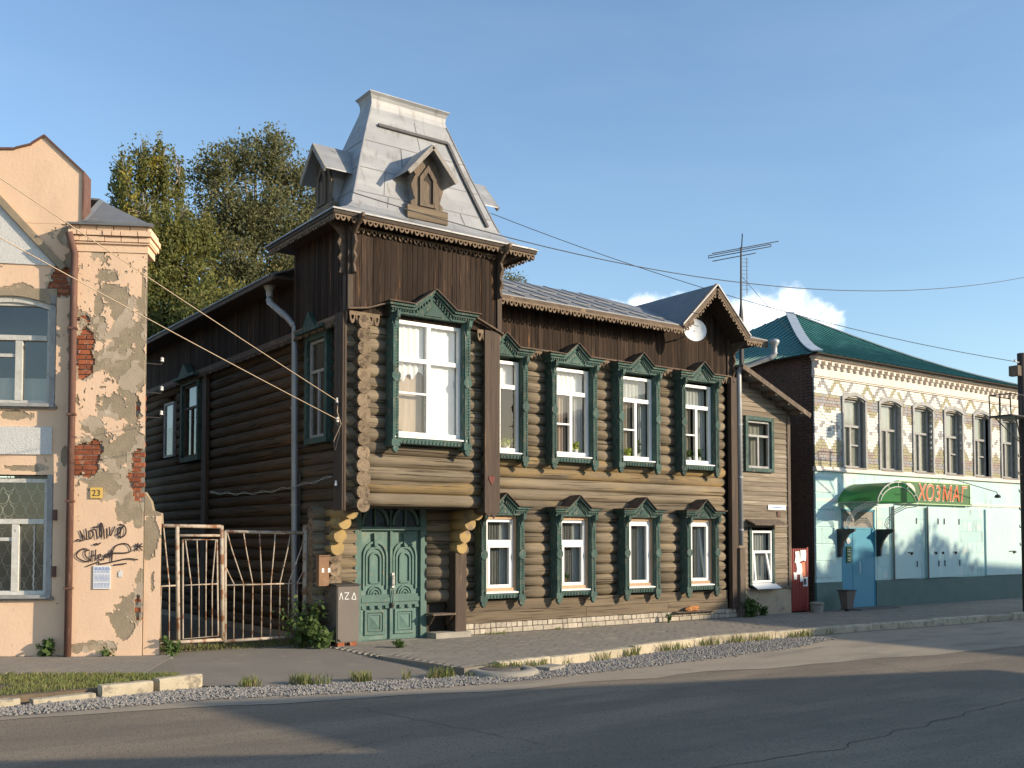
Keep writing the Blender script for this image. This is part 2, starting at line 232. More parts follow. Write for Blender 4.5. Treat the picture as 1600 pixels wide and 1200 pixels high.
class MB:
    def __init__(s): s.v = []; s.f = []; s.m = []; s.k = 0
    def quad(s, *p):
        n = len(s.v); s.v += [tuple(q) for q in p]; s.f.append(tuple(range(n, n + len(p)))); s.m.append(s.k)
    def box(s, x0, x1, y0, y1, z0, z1):
        n = len(s.v)
        for a in CV: s.v.append((x0 if a[0] < 0 else x1, y0 if a[1] < 0 else y1, z0 if a[2] < 0 else z1))
        for q in CF: s.f.append(tuple(n + i for i in q)); s.m.append(s.k)
    def prism(s, poly, a0, a1, ax='y'):
        n = len(s.v); k = len(poly)
        for a in (a0, a1):
            for u, v in poly: s.v.append({'y': (u, a, v), 'x': (a, u, v), 'z': (u, v, a)}[ax])
        s.f.append(tuple(range(n, n + k))); s.f.append(tuple(range(n + 2 * k - 1, n + k - 1, -1))); s.m += [s.k] * 2
        for i in range(k): j = (i + 1) % k; s.f.append((n + i, n + k + i, n + k + j, n + j)); s.m.append(s.k)
    def beam(s, p0, p1, wd, th, up=(0, 0, 1)):
        p0 = Vector(p0); p1 = Vector(p1); d = (p1 - p0).normalized(); a = d.cross(Vector(up)).normalized() * wd / 2; b = a.cross(d).normalized() * th / 2
        n = len(s.v)
        for p in (p0, p1):
            for q in (-a - b, a - b, a + b, -a + b): s.v.append(tuple(p + q))
        for q in ((0, 1, 2, 3), (7, 6, 5, 4), (0, 4, 5, 1), (1, 5, 6, 2), (2, 6, 7, 3), (3, 7, 4, 0)): s.f.append(tuple(n + i for i in q)); s.m.append(s.k)
    def tube(s, path, r, n=8, caps=True, capk=None):
        pts = [Vector(p) for p in path]; rr = r if isinstance(r, (list, tuple)) else [r] * len(pts); base = len(s.v); ref = None
        for i, p in enumerate(pts):
            d = (pts[min(i + 1, len(pts) - 1)] - pts[max(i - 1, 0)]).normalized()
            if ref is None: ref = d.orthogonal().normalized()
            else: ref = (ref - d * ref.dot(d)).normalized()
            b = d.cross(ref)
            for k in range(n):
                a = 2 * math.pi * k / n; s.v.append(tuple(p + (ref * math.cos(a) + b * math.sin(a)) * rr[i]))
        for i in range(len(pts) - 1):
            for k in range(n):
                j = (k + 1) % n; s.f.append((base + i * n + k, base + i * n + j, base + (i + 1) * n + j, base + (i + 1) * n + k)); s.m.append(s.k)
        if caps:
            s.f.append(tuple(base + k for k in reversed(range(n)))); s.f.append(tuple(base + (len(pts) - 1) * n + k for k in range(n))); s.m += [s.k if capk is None else capk] * 2
    def lathe(s, prof, c, n=16):
        base = len(s.v)
        for r, z in prof:
            for k in range(n): a = 2 * math.pi * k / n; s.v.append((c[0] + r * math.cos(a), c[1] + r * math.sin(a), c[2] + z))
        for i in range(len(prof) - 1):
            for k in range(n): j = (k + 1) % n; s.f.append((base + i * n + k, base + i * n + j, base + (i + 1) * n + j, base + (i + 1) * n + k)); s.m.append(s.k)
    def build(s, name, mats, parent=None, smooth=False):
        v = np.array(s.v, float); lo = v.min(0); hi = v.max(0); c = np.array([(lo[0] + hi[0]) / 2, (lo[1] + hi[1]) / 2, lo[2]])
        me = bpy.data.meshes.new(name); me.from_pydata([tuple(q) for q in (v - c)], [], s.f)
        for m in ([mats] if isinstance(mats, str) else mats): me.materials.append(W[m])
        if any(s.m): me.polygons.foreach_set('material_index', s.m)
        if smooth:
            me.polygons.foreach_set('use_smooth', [len(f) == 4 for f in s.f])
        return add(name, me, parent, Matrix.Translation(c))
def npmesh(name, v, f, m, parent=None, k=None, smooth=False):
    v = np.asarray(v, np.float32).reshape(-1, 3); f = np.asarray(f, np.int32)
    c = np.array([v[:, 0].mean(), v[:, 1].mean(), v[:, 2].min()], np.float32)
    me = bpy.data.meshes.new(name); me.vertices.add(len(v)); me.vertices.foreach_set('co', (v - c).ravel())
    nf, ns = f.shape; me.loops.add(nf * ns); me.loops.foreach_set('vertex_index', f.ravel())
    me.polygons.add(nf); me.polygons.foreach_set('loop_start', np.arange(nf, dtype=np.int32) * ns)
    for q in ([m] if isinstance(m, str) else m): me.materials.append(W[q])
    if k is not None: me.polygons.foreach_set('material_index', np.asarray(k, np.int32))
    me.polygons.foreach_set('use_smooth', np.full(nf, bool(smooth)))
    me.update(calc_edges=True); me.validate()
    return add(name, me, parent, Matrix.Translation(Vector([float(q) for q in c])))
def text(s, size, m, M, parent, name, depth=.01, shear=0, align='CENTER', bevel=0, offset=0):
    cu = bpy.data.curves.new('t', 'FONT'); cu.body = s; cu.size = size; cu.extrude = depth; cu.shear = shear; cu.align_x = align; cu.offset = offset
    to = bpy.data.objects.new('t', cu); COL.objects.link(to); bpy.context.view_layer.update()
    dg = bpy.context.evaluated_depsgraph_get(); me = bpy.data.meshes.new_from_object(to.evaluated_get(dg)); bpy.data.objects.remove(to)
    me.materials.clear(); me.materials.append(W[m]); return add(name, me, parent, M)
UPR = Matrix.Rotation(R(90), 4, 'X')      # text lying in XY -> standing in XZ facing -Y
def holes_wall(mb, x0, x1, z0, z1, y0, y1, holes):
    zs = sorted({z0, z1, *[h[2] for h in holes], *[h[3] for h in holes]}); zs = [z for z in zs if z0 <= z <= z1]
    for a, b in zip(zs, zs[1:]):
        mid = (a + b) / 2; hs = sorted([(h[0], h[1]) for h in holes if h[2] < mid < h[3]]); x = x0
        for h0, h1 in hs:
            if h0 > x: mb.box(x, h0, y0, y1, a, b)
            x = max(x, h1)
        if x < x1: mb.box(x, x1, y0, y1, a, b)
def rect_frame(mb, x0, x1, z0, z1, y0, y1, t):
    mb.box(x0, x0 + t, y0, y1, z0, z1); mb.box(x1 - t, x1, y0, y1, z0, z1); mb.box(x0 + t, x1 - t, y0, y1, z0, z0 + t); mb.box(x0 + t, x1 - t, y0, y1, z1 - t, z1)
def pane(x0, x1, z0, z1, y, m, parent):
    mb = MB(); mb.quad((x0, y, z0), (x1, y, z0), (x1, y, z1), (x0, y, z1)); return mb.build('pane', m, parent)
def curtain(x0, x1, z0, z1, y, m, parent, amp=.02, folds=6, scallop=0):
    n = max(8, folds * 6); v = []; f = []
    for i in range(n + 1):
        t = i / n; x = x0 + (x1 - x0) * t; yy = y + amp * math.sin(t * folds * 2 * math.pi) + random.uniform(-.004, .004)
        zb = z0 + scallop * abs(math.sin(t * math.pi * 3)) + (scallop * 1.6 * t if scallop else 0)
        v += [(x, yy, zb), (x, yy, z1)]
        if i: f.append((2 * i - 2, 2 * i, 2 * i + 1, 2 * i - 1))
    return npmesh('curtain', v, f, m, parent, smooth=True)
def log(p0, p1, r, m, parent, ends='log_end', name='log', n=12):
    p0 = Vector(p0); p1 = Vector(p1); Ln = (p1 - p0).length; seg = max(2, min(5, int(Ln / .8) + 1)); mb = MB(); pts = []; rr = []
    ph = random.random() * 9; tp = random.uniform(-.1, .1)
    for i in range(seg + 1):
        t = i / seg; w_ = r * .035
        pts.append(p0.lerp(p1, t) + Vector((0, 0, noise.noise((t * Ln * .8, ph, 0)) * w_))); rr.append(r * (1 + .09 * noise.noise((t * Ln * .9, ph, 5)) + tp * (t - .5)))
    mb.tube(pts, rr, n, True, 1); return mb.build(name, [m, ends], parent, True)
def lace(p0, p1, drop, pitch, m, parent, out=(0, -1, 0), name='lace_trim'):
    """sawn valance: a rail with alternating half-rings and teeth"""
    p0 = Vector(p0); p1 = Vector(p1); d = p1 - p0; Ln = d.length; d.normalize(); n = max(2, int(Ln / pitch)); pt = Ln / n; o = Vector(out) * .012; mb = MB()
    dn = Vector((0, 0, -1)); dn = (dn - d * dn.dot(d)).normalized()
    def slab(pl):
        k = len(mb.v); q = len(pl)
        for sgn in (1, -1):
            for u, v in pl: mb.v.append(tuple(p0 + d * u + dn * v + o * sgn))
        mb.f.append(tuple(range(k, k + q))); mb.f.append(tuple(range(k + 2 * q - 1, k + q - 1, -1))); mb.m += [0, 0]
        for i in range(q): j = (i + 1) % q; mb.f.append((k + i, k + q + i, k + q + j, k + j)); mb.m.append(0)
    slab([(0, 0), (Ln, 0), (Ln, drop * .32), (0, drop * .32)])
    for i in range(n):
        c = (i + .5) * pt; r = pt * .46
        if i % 3 != 2:
            for s in range(6):
                a0 = math.pi * s / 6; a1 = math.pi * (s + 1) / 6; ro = r; ri = r * .55; K = drop * .68 / r if r else 1
                slab([(c - ro * math.cos(a0), drop * .32 + ro * math.sin(a0) * K), (c - ro * math.cos(a1), drop * .32 + ro * math.sin(a1) * K), (c - ri * math.cos(a1), drop * .32 + ri * math.sin(a1) * K), (c - ri * math.cos(a0), drop * .32 + ri * math.sin(a0) * K)])
        else:
            slab([(c - r * .7, drop * .32), (c + r * .7, drop * .32), (c, drop * .95)])
    return mb.build(name, m, parent)
def pts_between(n, x0, x1, top, bot):
    xs = rng.uniform(x0, x1, n); a = np.interp(xs, *zip(*top)); b = np.interp(xs, *zip(*bot)); t = rng.random(n); return xs, a + (b - a) * t, t
def blades(name, xs, ys, z0, h, m, label, lean=.5, wd=.006, parent=None):
    n = len(xs); a = rng.uniform(0, 6.28, n); hh = h * rng.uniform(.4, 1.3, n); dx = np.cos(a); dy = np.sin(a); ln = hh * lean * rng.random(n); b = rng.uniform(0, 6.28, n)
    wx = np.cos(b) * wd; wy = np.sin(b) * wd; z0 = np.broadcast_to(z0, n)
    v = np.stack([np.stack([xs - wx, ys - wy, z0], 1), np.stack([xs + wx, ys + wy, z0], 1), np.stack([xs + wx * .7 + dx * ln * .4, ys + wy * .7 + dy * ln * .4, z0 + hh * .6], 1), np.stack([xs + dx * ln, ys + dy * ln, z0 + hh], 1)], 1)
    o = npmesh(name, v, np.arange(4 * n).reshape(-1, 4), m, parent); o['kind'] = 'stuff'; o['label'] = label; return o
def leaves(P, size, asp=1.5, droop=0):
    n = len(P); a = rng.normal(size=(n, 3)); a[:, 2] -= droop; a /= np.linalg.norm(a, axis=1)[:, None]; b = np.cross(a, rng.normal(size=(n, 3))); b /= np.linalg.norm(b, axis=1)[:, None]
    s = (size * rng.uniform(.6, 1.3, n))[:, None]; a = a * s * asp * .5; b = b * s * .5
    return np.stack([P - a, P - b * .9, P + a, P + b * .9], 1)
# ------------------------------------------------------------------ ground, road, pavements
def sheet(name, poly, z, m, parent=None, skirt=0):
    mb = MB(); mb.prism([(x, y) for x, y in poly], z, z - skirt, 'z') if skirt else mb.quad(*[(x, y, z) for x, y in poly]); return mb.build(name, m, parent)
structure(sheet('ground', [(-2500, -2500), (2500, -2500), (2500, 2500), (-2500, 2500)], -.17, 'soil'))
structure(sheet('road', [(-300, -2.6), (-300, -12.9), (300, -12.9), (300, -2.6)], -.125, 'asphalt'))
dust_edge = [(-40, -4.5), (-8.1, -3.9), (-6.1, -4.4), (-4.3, -4.9), (-2.8, -5.3), (0, -5.55), (3, -6.0), (6, -6.4), (10, -6.4), (16, -6.2), (40, -6.0)]
mb = MB(); top = [(-40, -3.3), (-8.2, -3.4), (-5.7, -3.4), (-2.3, -4.3), (0, -4.0), (3, -3.4), (6.8, -3.2), (13.3, -3.6), (24, -4.05), (40, -4.3)]
xs = np.linspace(-40, 40, 161); ya = np.interp(xs, *zip(*top)); yb = np.interp(xs, *zip(*dust_edge)) + np.array([.22 * noise.noise((x * .9, 0, 0)) + .1 * noise.noise((x * 3, 1, 0)) for x in xs])
for i in range(160): mb.quad((xs[i], ya[i], -.12), (xs[i], yb[i], -.12), (xs[i + 1], yb[i + 1], -.12), (xs[i + 1], ya[i + 1], -.12))
structure(mb.build('road_shoulder', 'dust'))
structure(sheet('opposite_pavement', [(-300, -13), (300, -13), (300, -17), (-300, -17)], -.05, 'apron'))
# main pavement: bed, pavers, kerb
KL = [(-2.5, -4.05), (-.4, -3.8), (3.1, -3.12), (6.8, -3.06), (13.3, -3.45), (24, -3.95)]
kx, ky = zip(*KL)
bed = [(-2.55, -.25), (-2.75, -2.2), (-2.5, -4.0)] + [(x, y + .1) for x, y in KL[1:]] + [(24, .02), (-.9, .02), (-.9, -.25)]
pav = structure(sheet('pavement', bed, -.0045, 'joint', None, .14))
V = []; Fq = []
for i in range(-16, 140):
    for j in range(0, 42):
        px = .198 * i + (.099 if j % 2 else 0); py = -.12 - .098 * j
        if px < -2.68 + (.12 if py < -2 else 0) or px > 23.8: continue
        lim = np.interp(px, kx, ky) + .14
        if py - .05 < lim or (px < -.8 and py > -.4): continue
        dz = .0025 * random.random() + .002 * noise.noise((px * .8, py * .8, 3)) + (-.02 if noise.noise((px * 1.9, py * 2.2, 8)) > .62 else 0)
        a = len(V); wx = .0968; wy = .0470; tx = random.uniform(-.0009, .0009); ty = random.uniform(-.0009, .0009)
        V += [(px - wx, py - wy, dz - tx - ty), (px + wx, py - wy, dz + tx - ty), (px + wx, py + wy, dz + tx + ty), (px - wx, py + wy, dz - tx + ty)]
        V += [(px - wx - .003, py - wy - .003, -.03), (px + wx + .003, py - wy - .003, -.03), (px + wx + .003, py + wy + .003, -.03), (px - wx - .003, py + wy + .003, -.03)]
        Fq += [(a, a + 1, a + 2, a + 3), (a, a + 4, a + 5, a + 1), (a + 1, a + 5, a + 6, a + 2), (a + 2, a + 6, a + 7, a + 3), (a + 3, a + 7, a + 4, a)]
stuff(npmesh('pavers', V, Fq, 'paver', pav))
def kerbstone(p, q, top_, parent, m='kerb', wd=.16, hgt=.3):
    p = Vector((*p, 0)); q = Vector((*q, 0)); d = (q - p).normalized(); nrm = Vector((d.y, -d.x, 0)); mb = MB(); Ln = (q - p).length - .015
    pr = [(0, -hgt), (wd, -hgt), (wd, -.02), (wd - .02, 0), (.015, 0), (0, -.015)]; k = 0; n0 = 0; seg = 5; c = len(pr)
    for i in range(seg + 1):
        for u, v in pr:
            j = .006 * noise.noise((p.x * 3 + i * 1.3, u * 20, v * 20)); P = p + d * (Ln * i / seg) + nrm * (u + j); mb.v.append((P.x, P.y, top_ + v + j * 1.2))
    for i in range(seg):
        for k in range(c): j = (k + 1) % c; mb.f.append((i * c + k, i * c + j, (i + 1) * c + j, (i + 1) * c + k)); mb.m.append(0)
    mb.f += [tuple(range(c)), tuple(range(seg * c, seg * c + c))]; mb.m += [0, 0]
    return mb.build('kerb_stone', m, parent)
x = -1.9
while x < 23.6:
    xe = x + 1.0; kerbstone((x, np.interp(x, kx, ky) + .16), (xe, np.interp(xe, kx, ky) + .16), .018 + random.uniform(-.012, .012), pav); x = xe
# apron in front of the gate, earth behind it
mb = MB(); fx_, fy_ = [-5.87, -5.6, -5.0, -3.8, -2.45], [-2.5, -2.98, -3.4, -3.7, -4.02]; xs = np.linspace(-5.87, -2.45, 31); yf_ = np.interp(xs, fx_, fy_) + np.array([.06 * noise.noise((x * 2.3, 0, 4)) for x in xs])
for a in range(30):
    for (u0, u1) in ((0, .35), (.35, .7), (.7, 1)):
        zz = lambda u: -.02 - .088 * max(0, (u - .35) / .65) ** 1.4
        P = [(xs[a + da], .4 + (yf_[a + da] - .4) * u, zz(u)) for da, u in ((0, u0), (1, u0), (1, u1), (0, u1))]; mb.quad(*P)
structure(mb.build('driveway', 'apron'))
structure(sheet('yard', [(-6, .35), (-2.3, .35), (-2.3, 14), (-6, 14)], -.016, 'soil'))
structure(sheet('verge', [(-9.5, -.3), (-7.0, -.9), (-5.8, -2.0), (-5.85, -2.85), (-10, -2.9), (-16, -3), (-16, 1)], -.03, 'soil', None, .12))
# left pavement beside the peach house
OA = R(-28.9); OD = Vector((math.cos(OA), math.sin(OA), 0)); OI = Vector((-OD.y, OD.x, 0)); OO = Vector((-5.32, .08, 0))
FO = Matrix(((OD.x, OI.x, 0, OO.x), (OD.y, OI.y, 0, OO.y), (0, 0, 1, 0), (0, 0, 0, 1)))
def fo(s, t): p = FO @ Vector((s, t, 0)); return p.x, p.y
lp = [fo(.12, -.02), (-5.5, -1.0), (-5.82, -2.2), (-6.66, -1.55), (-7.68, -.8), (-9.6, .6), fo(-6, -.02)]
pavl = structure(sheet('left_pavement', lp, -.003, 'joint', None, .14))
V = []; Fq = []
def inpoly(x, y, P):
    c = False; j = len(P) - 1
    for i in range(len(P)):
        if (P[i][1] > y) != (P[j][1] > y) and x < (P[j][0] - P[i][0]) * (y - P[i][1]) / (P[j][1] - P[i][1]) + P[i][0]: c = not c
        j = i
    return c
for i in range(-62, 3):
    for j in range(0, 34):
        s = .1 * i; t = -.1 - .2 * j - (.1 if i % 2 else 0); X, Y = fo(s, t)
        if not inpoly(X, Y, lp): continue
        z = .003 * noise.noise((X, Y, 2)) + .0012 * random.random(); a = len(V)
        for u, q in ((-.046, -.095), (.046, -.095), (.046, .095), (-.046, .095)): xx, yy = fo(s + u, t + q); V.append((xx, yy, z))
        for u, q in ((-.049, -.098), (.049, -.098), (.049, .098), (-.049, .098)): xx, yy = fo(s + u, t + q); V.append((xx, yy, -.02))
        Fq += [(a, a + 1, a + 2, a + 3), (a, a + 4, a + 5, a + 1), (a + 1, a + 5, a + 6, a + 2), (a + 2, a + 6, a + 7, a + 3), (a + 3, a + 7, a + 4, a)]
stuff(npmesh('pavers', V, Fq, 'paver', pavl))
for p, q, t in (((-6.32, -2.83), (-5.72, -2.66), .04), ((-6.98, -2.90), (-6.36, -2.85), .025), ((-7.75, -3.02), (-7.05, -2.93), -.05), ((-8.5, -3.0), (-7.85, -2.97), -.03), ((-9.4, -3.0), (-8.55, -3.0), -.02)):
    kerbstone(p, q, t, pavl)
# gravel strip
gt = [(-8.6, -3.2), (-5.7, -2.98), (-5.2, -3.38), (-3.9, -3.66), (-2.3, -4.06), (-.2, -3.86), (3, -3.26), (5, -3.22), (5.9, -3.45)]
gb = [(-8.6, -3.62), (-6.1, -3.9), (-4.3, -4.4), (-2.8, -4.75), (-1.15, -4.75), (1.5, -4.6), (4, -4.3), (5.9, -3.75)]
ng = 21000; xs, ys, tt = pts_between(ng, -8.6, 5.9, gt, gb)
ys = ys + rng.normal(0, .05, ng)
r = .011 + .016 * rng.random(ng) ** 2
oct_ = np.array([(1, 0, 0), (0, 1, 0), (-1, 0, 0), (0, -1, 0), (0, 0, 1), (0, 0, -1)], float); of = np.array([(0, 1, 4), (1, 2, 4), (2, 3, 4), (3, 0, 4), (1, 0, 5), (2, 1, 5), (3, 2, 5), (0, 3, 5)])
ang = rng.uniform(0, 6.28, ng); ca, sa = np.cos(ang), np.sin(ang)
q = oct_[None] * (r[:, None, None] * rng.uniform(.6, 1.35, (ng, 6, 1))); q[..., 2] *= .75
qx = q[..., 0] * ca[:, None] - q[..., 1] * sa[:, None]; qy = q[..., 0] * sa[:, None] + q[..., 1] * ca[:, None]
heap = .02 * np.sin(np.pi * np.clip(tt, 0, 1)) * rng.random(ng)
P = np.stack([qx + xs[:, None], qy + ys[:, None], q[..., 2] + (-.112 + heap)[:, None]], -1)
g = npmesh('gravel', P, (of[None] + 6 * np.arange(ng)[:, None, None]).reshape(-1, 3), 'pebble'); stuff(g, 'grey crushed stone strip between the kerb and the road')
# grass
xs, ys, _ = pts_between(9000, -9.4, -5.85, [(-9.4, .3), (-7.7, -.85), (-6.66, -1.6), (-5.85, -2.25)], [(-9.4, -2.9), (-5.85, -2.68)])
keep = np.array([noise.noise((x * 1.3, y * 1.3, 0)) > -.18 for x, y in zip(xs, ys)]); blades('grass', xs[keep], ys[keep], -.03, .055, 'grass', 'patchy grass between the left pavement and its broken kerb')
def tuft(name, x0, x1, n, top_, bot, h, lab):
    xs, ys, _ = pts_between(n, x0, x1, top_, bot); k = np.array([noise.noise((x * 2.1, y * 2.1, 4)) > .02 for x, y in zip(xs, ys)]); blades(name, xs[k], ys[k], -.1, h, 'grass', lab)
tuft('grass', -5.4, -1.6, 2600, [(-5.4, -3.2), (-3.9, -3.55), (-2.4, -3.95), (-1.6, -3.9)], [(-5.4, -3.45), (-3.9, -3.8), (-2.4, -4.2), (-1.6, -4.15)], .13, 'weedy grass fringe along the gravel beside the driveway')
tuft('grass', -1.6, 6.6, 1500, [(-1.6, -3.98), (3.1, -3.16), (6.6, -3.1)], [(-1.6, -4.12), (3.1, -3.34), (6.6, -3.3)], .12, 'weeds growing along the foot of the pale kerb')
tuft('grass', -.1, 3.3, 3000, [(-.1, -.12), (3.3, -.12)], [(-.1, -.42), (3.3, -.2)], .13, 'dry grass along the pale brick plinth')
xs, ys, _ = pts_between(1500, -5.2, -2.4, [(-5.2, 1.2), (-2.4, 1.0)], [(-5.2, .3), (-2.4, .1)]); blades('grass', xs, ys, -.02, .06, 'grass', 'thin grass at the foot of the iron gates')
# manhole ring in the gravel
mh = thing('manhole', (-1.95, -4.12, -.11), 'round concrete manhole ring with iron lid in the gravel', 'manhole')
mb = MB(); mb.lathe([(.5, -.05), (.5, .03), (.46, .055), (.33, .055), (.31, .04), (.31, -.05)], (-1.95, -4.12, -.09), 28); mb.build('concrete_ring', 'concrete', mh, True)
mb = MB(); mb.lathe([(.30, -.03), (.30, .045), (.27, .06), (.12, .062), (0, .058)], (-1.98, -4.08, -.085), 24); mb.build('lid', 'cabinet', mh)
cube('broken_slab', -1.35, -.95, -4.3, -4.02, -.13, -.055, 'concrete', mh, Matrix.Rotation(.3, 4, 'Z'))
# ================================================================== LOG HOUSE
FR = Matrix()
H = thing('log_house', (2.3, 5, 0), 'two storey dark log house with green carved window casings and corner tower', 'house')
ROW = .2085; Z0 = .62; LR = .118
ZR = [Z0 + .104 + ROW * i for i in range(23)]           # log rows 0.72 .. 5.3
UPC = [.80, 2.54, 4.28, 6.08]; LOC_ = [.80, 2.57, 4.34, 6.13]
LOWZ = (.80, 2.12); UPZ = (3.40, 5.10)
lowh = [(c - .44, c + .44, LOWZ[0] - .1, LOWZ[1] + .12) for c in LOC_]; uph = [(c - .52, c + .52, UPZ[0] - .08, UPZ[1] + .12) for c in UPC]
doorh = (-2.14, -.72, -.1, 2.42)
mb = MB(); holes_wall(mb, -2.6, 7.25, -.1, 5.45, .07, .2, lowh + uph + [doorh]); wallf = mb.build('facade_wall', 'dark', H)
mb = MB(); holes_wall(mb, -2.62, .05, 2.35, 6.8, -.93, -.8, [(-1.36 - .62, -1.36 + .62, 3.45, 5.35)])
mb.box(-2.56, -2.5, -.8, .7, 2.35, 6.8); mb.box(-.02, .06, -.8, .7, 2.35, 7.0); mb.box(-2.6, .06, -.95, .06, 2.27, 2.36)
tow = mb.build('tower', 'dark', H)
mb = MB(); holes_wall(mb, .0, 11, -.1, 5.45, -2.53, -2.4, [(7.72, 8.48, 3.62, 4.95), (5.98, 7.05, 3.5, 5.2), (-.23, .43, 3.42, 5.2)])
for i, v in enumerate(mb.v): mb.v[i] = (v[1], v[0], v[2])
walls = mb.build('side_wall', 'dark', H)
mb = MB(); mb.box(7.17, 7.3, .2, 11, -.1, 5.45); mb.box(-2.4, 7.17, 10.8, 11, -.1, 5.45); mb.build('rear_wall', 'dark', H)
mb = MB(); mb.box(-2.38, 7.1, .3, 10.7, 2.8, 2.95); mb.box(-2.38, 7.1, .3, 10.7, 5.42, 5.5); mb.box(-2.38, 7.1, 1.7, 1.78, 0, 5.42); mb.box(-2.38, 7.1, .3, 1.7, -.05, .02)
for x in (-.1, 1.68, 3.45, 5.2): mb.box(x - .03, x + .03, .22, 1.7, 0, 5.42)
mb.build('room', 'room', H)
def gaps(x0, x1, z, holes, m=.0):
    hs = sorted((h[0] - m, h[1] + m) for h in holes if h[2] < z < h[3]); out = []; x = x0
    for a, b in hs:
        if a - x > .05: out.append((x, a))
        x = max(x, b)
    if x1 - x > .05: out.append((x, x1))
    return out
fholes = [(c - .47, c + .47, LOWZ[0] - .14, LOWZ[1] + .16) for c in LOC_] + [(c - .55, c + .55, UPZ[0] - .12, UPZ[1] + .2) for c in UPC] + [(-2.12, -.74, 0, 2.46)]
for i, z in enumerate(ZR):
    left = -2.92 if z < 2.3 else -.1
    for a, b in gaps(left, 7.07, z, fholes):
        long_ = b - a > 3
        m_ = 'log_ochre' if (3.0 < z < 3.35 and random.random() < .75) or (z < 2.6 and z > 2.2 and random.random() < .2) else 'log_x'
        jit = random.uniform(-.008, .008)
        log((a, jit, z + random.uniform(-.004, .004)), (b, jit, z + random.uniform(-.004, .004)), LR * random.uniform(.97, 1.04), m_, wallf)
for z0, z1, y in ((.205, .405, -.135), (.41, .61, -.125)):
    xs_ = [-.02, 2.1 + random.random(), 4.6 + random.random(), 7.1]
    for a, b in zip(xs_, xs_[1:]): cube('beam', a, b - .008, y, .06, z0, z1, 'beam', wallf)
# brick plinth
mb = MB(); mb.box(-.02, 7.38, -.15, .05, -.15, .19); pl = mb.build('plinth', 'mortar', H)
x = .0
while x < 7.3: cube('brick', x, x + .108, -.185 + random.uniform(-.008, .008), -.1, .112 + random.uniform(-.004, .004), .197 + random.uniform(-.006, .004), 'brickw', pl); x += .122
x = .0
while x < 7.2:
    Lb = random.choice((.23, .23, .11)); cube('brick', x, x + Lb, -.19 + random.uniform(-.01, .008), -.1, .012, .098 + random.uniform(-.004, .003), 'brickw', pl); x += Lb + .014
# front door surround region: cross wall ends, brackets, posts
for k, z in enumerate([Z0 + .0 + ROW * i for i in range(-2, 5)]):
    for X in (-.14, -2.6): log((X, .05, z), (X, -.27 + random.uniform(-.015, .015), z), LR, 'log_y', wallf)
for X in (-.14, -2.6):
    for z, yy in ((1.60, -.36), (1.80, -.46), (2.0, -.62), (2.17, -.85)):
        log((X, .05, z), (X, yy, z + (.0 if z < 2 else .02)), LR * 1.0, 'log_bracket', wallf, 'log_bracket', 'bracket_log')
mb = MB(); mb.box(-.26, -.03, -.33, -.285, .1, 1.50); mb.box(-.26, -.235, -.29, -.05, .1, 1.50); mb.build('post_board', 'plank_post', H)
cube('threshold', -.72, .02, -.42, -.1, -.1, .10, 'concrete', H)
# ---- tower logs
TW = (-1.36 - .66, -1.36 + .66, 3.38, 5.5)
for i, z in enumerate(ZR + [ZR[-1] + ROW]):
    if z < 2.3: continue
    for a, b in gaps(-2.86, .02, z, [TW]):
        log((a, -1.0, z), (b, -1.0, z), LR * random.uniform(.97, 1.04), 'log_ochre' if z < 3.2 and random.random() < .45 else 'log_x', tow)
    y1 = 10.9 if i % 1 == 0 else 0
for i, z in enumerate([zz - ROW / 2 for zz in ZR]):
    # side wall logs (run back along the yard); upper ones reach out to the tower front
    out = -1.27 + random.uniform(-.02, .02) if z > 2.1 else -.28
    hol = [(7.68, 8.52, 3.55, 5.02), (5.9, 7.12, 3.4, 5.3), (-.33, .53, 3.35, 5.3)]
    for a, b in gaps(out, 10.9, z, hol):
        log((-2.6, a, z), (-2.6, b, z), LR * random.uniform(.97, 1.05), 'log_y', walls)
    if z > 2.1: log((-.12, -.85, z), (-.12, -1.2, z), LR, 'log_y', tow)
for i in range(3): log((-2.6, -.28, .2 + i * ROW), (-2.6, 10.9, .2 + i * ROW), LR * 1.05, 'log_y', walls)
mb = MB(); mb.box(-2.7, -2.45, 0, 10.9, -.15, .1); mb.build('side_plinth', 'concrete', H)
# corner boards of the tower
pb = cube('post_board', -.275, .005, -1.27, -1.225, 2.2, 5.36, 'plank_post', tow)
cube('post_board', .005, .04, -1.27, -.88, 2.2, 5.36, 'plank_post', tow)
mb = MB(); mb.prism([(-.26, 2.2), (-.19, 2.12), (-.135, 2.17), (-.08, 2.1), (0, 2.2)], -1.268, -1.24); mb.build('pendant', 'plank_post', tow)
for (zc, s, m_) in ((2.78, .065, 'redheart'),):
    W['redheart'] = mat('worn_red_paint', (.16, .045, .035), (.11, .05, .04), (9, 9, 9), bump=.2, rnd=0)
    mb = MB(); mb.prism([(-.135, zc - s * 1.6), (-.135 - s, zc), (-.135 - s * .9, zc + s * .7), (-.135 - s * .4, zc + s), (-.135, zc + s * .5), (-.135 + s * .4, zc + s), (-.135 + s * .9, zc + s * .7), (-.135 + s, zc)], -1.282, -1.268); mb.build('heart_ornament', m_, tow)
cube('post_board', -2.93, -2.895, -1.16, -.86, 2.2, 5.36, 'plank_post', tow); cube('post_board', -2.9, -2.865, -1.17, -1.13, 2.2, 5.36, 'plank_post', tow)
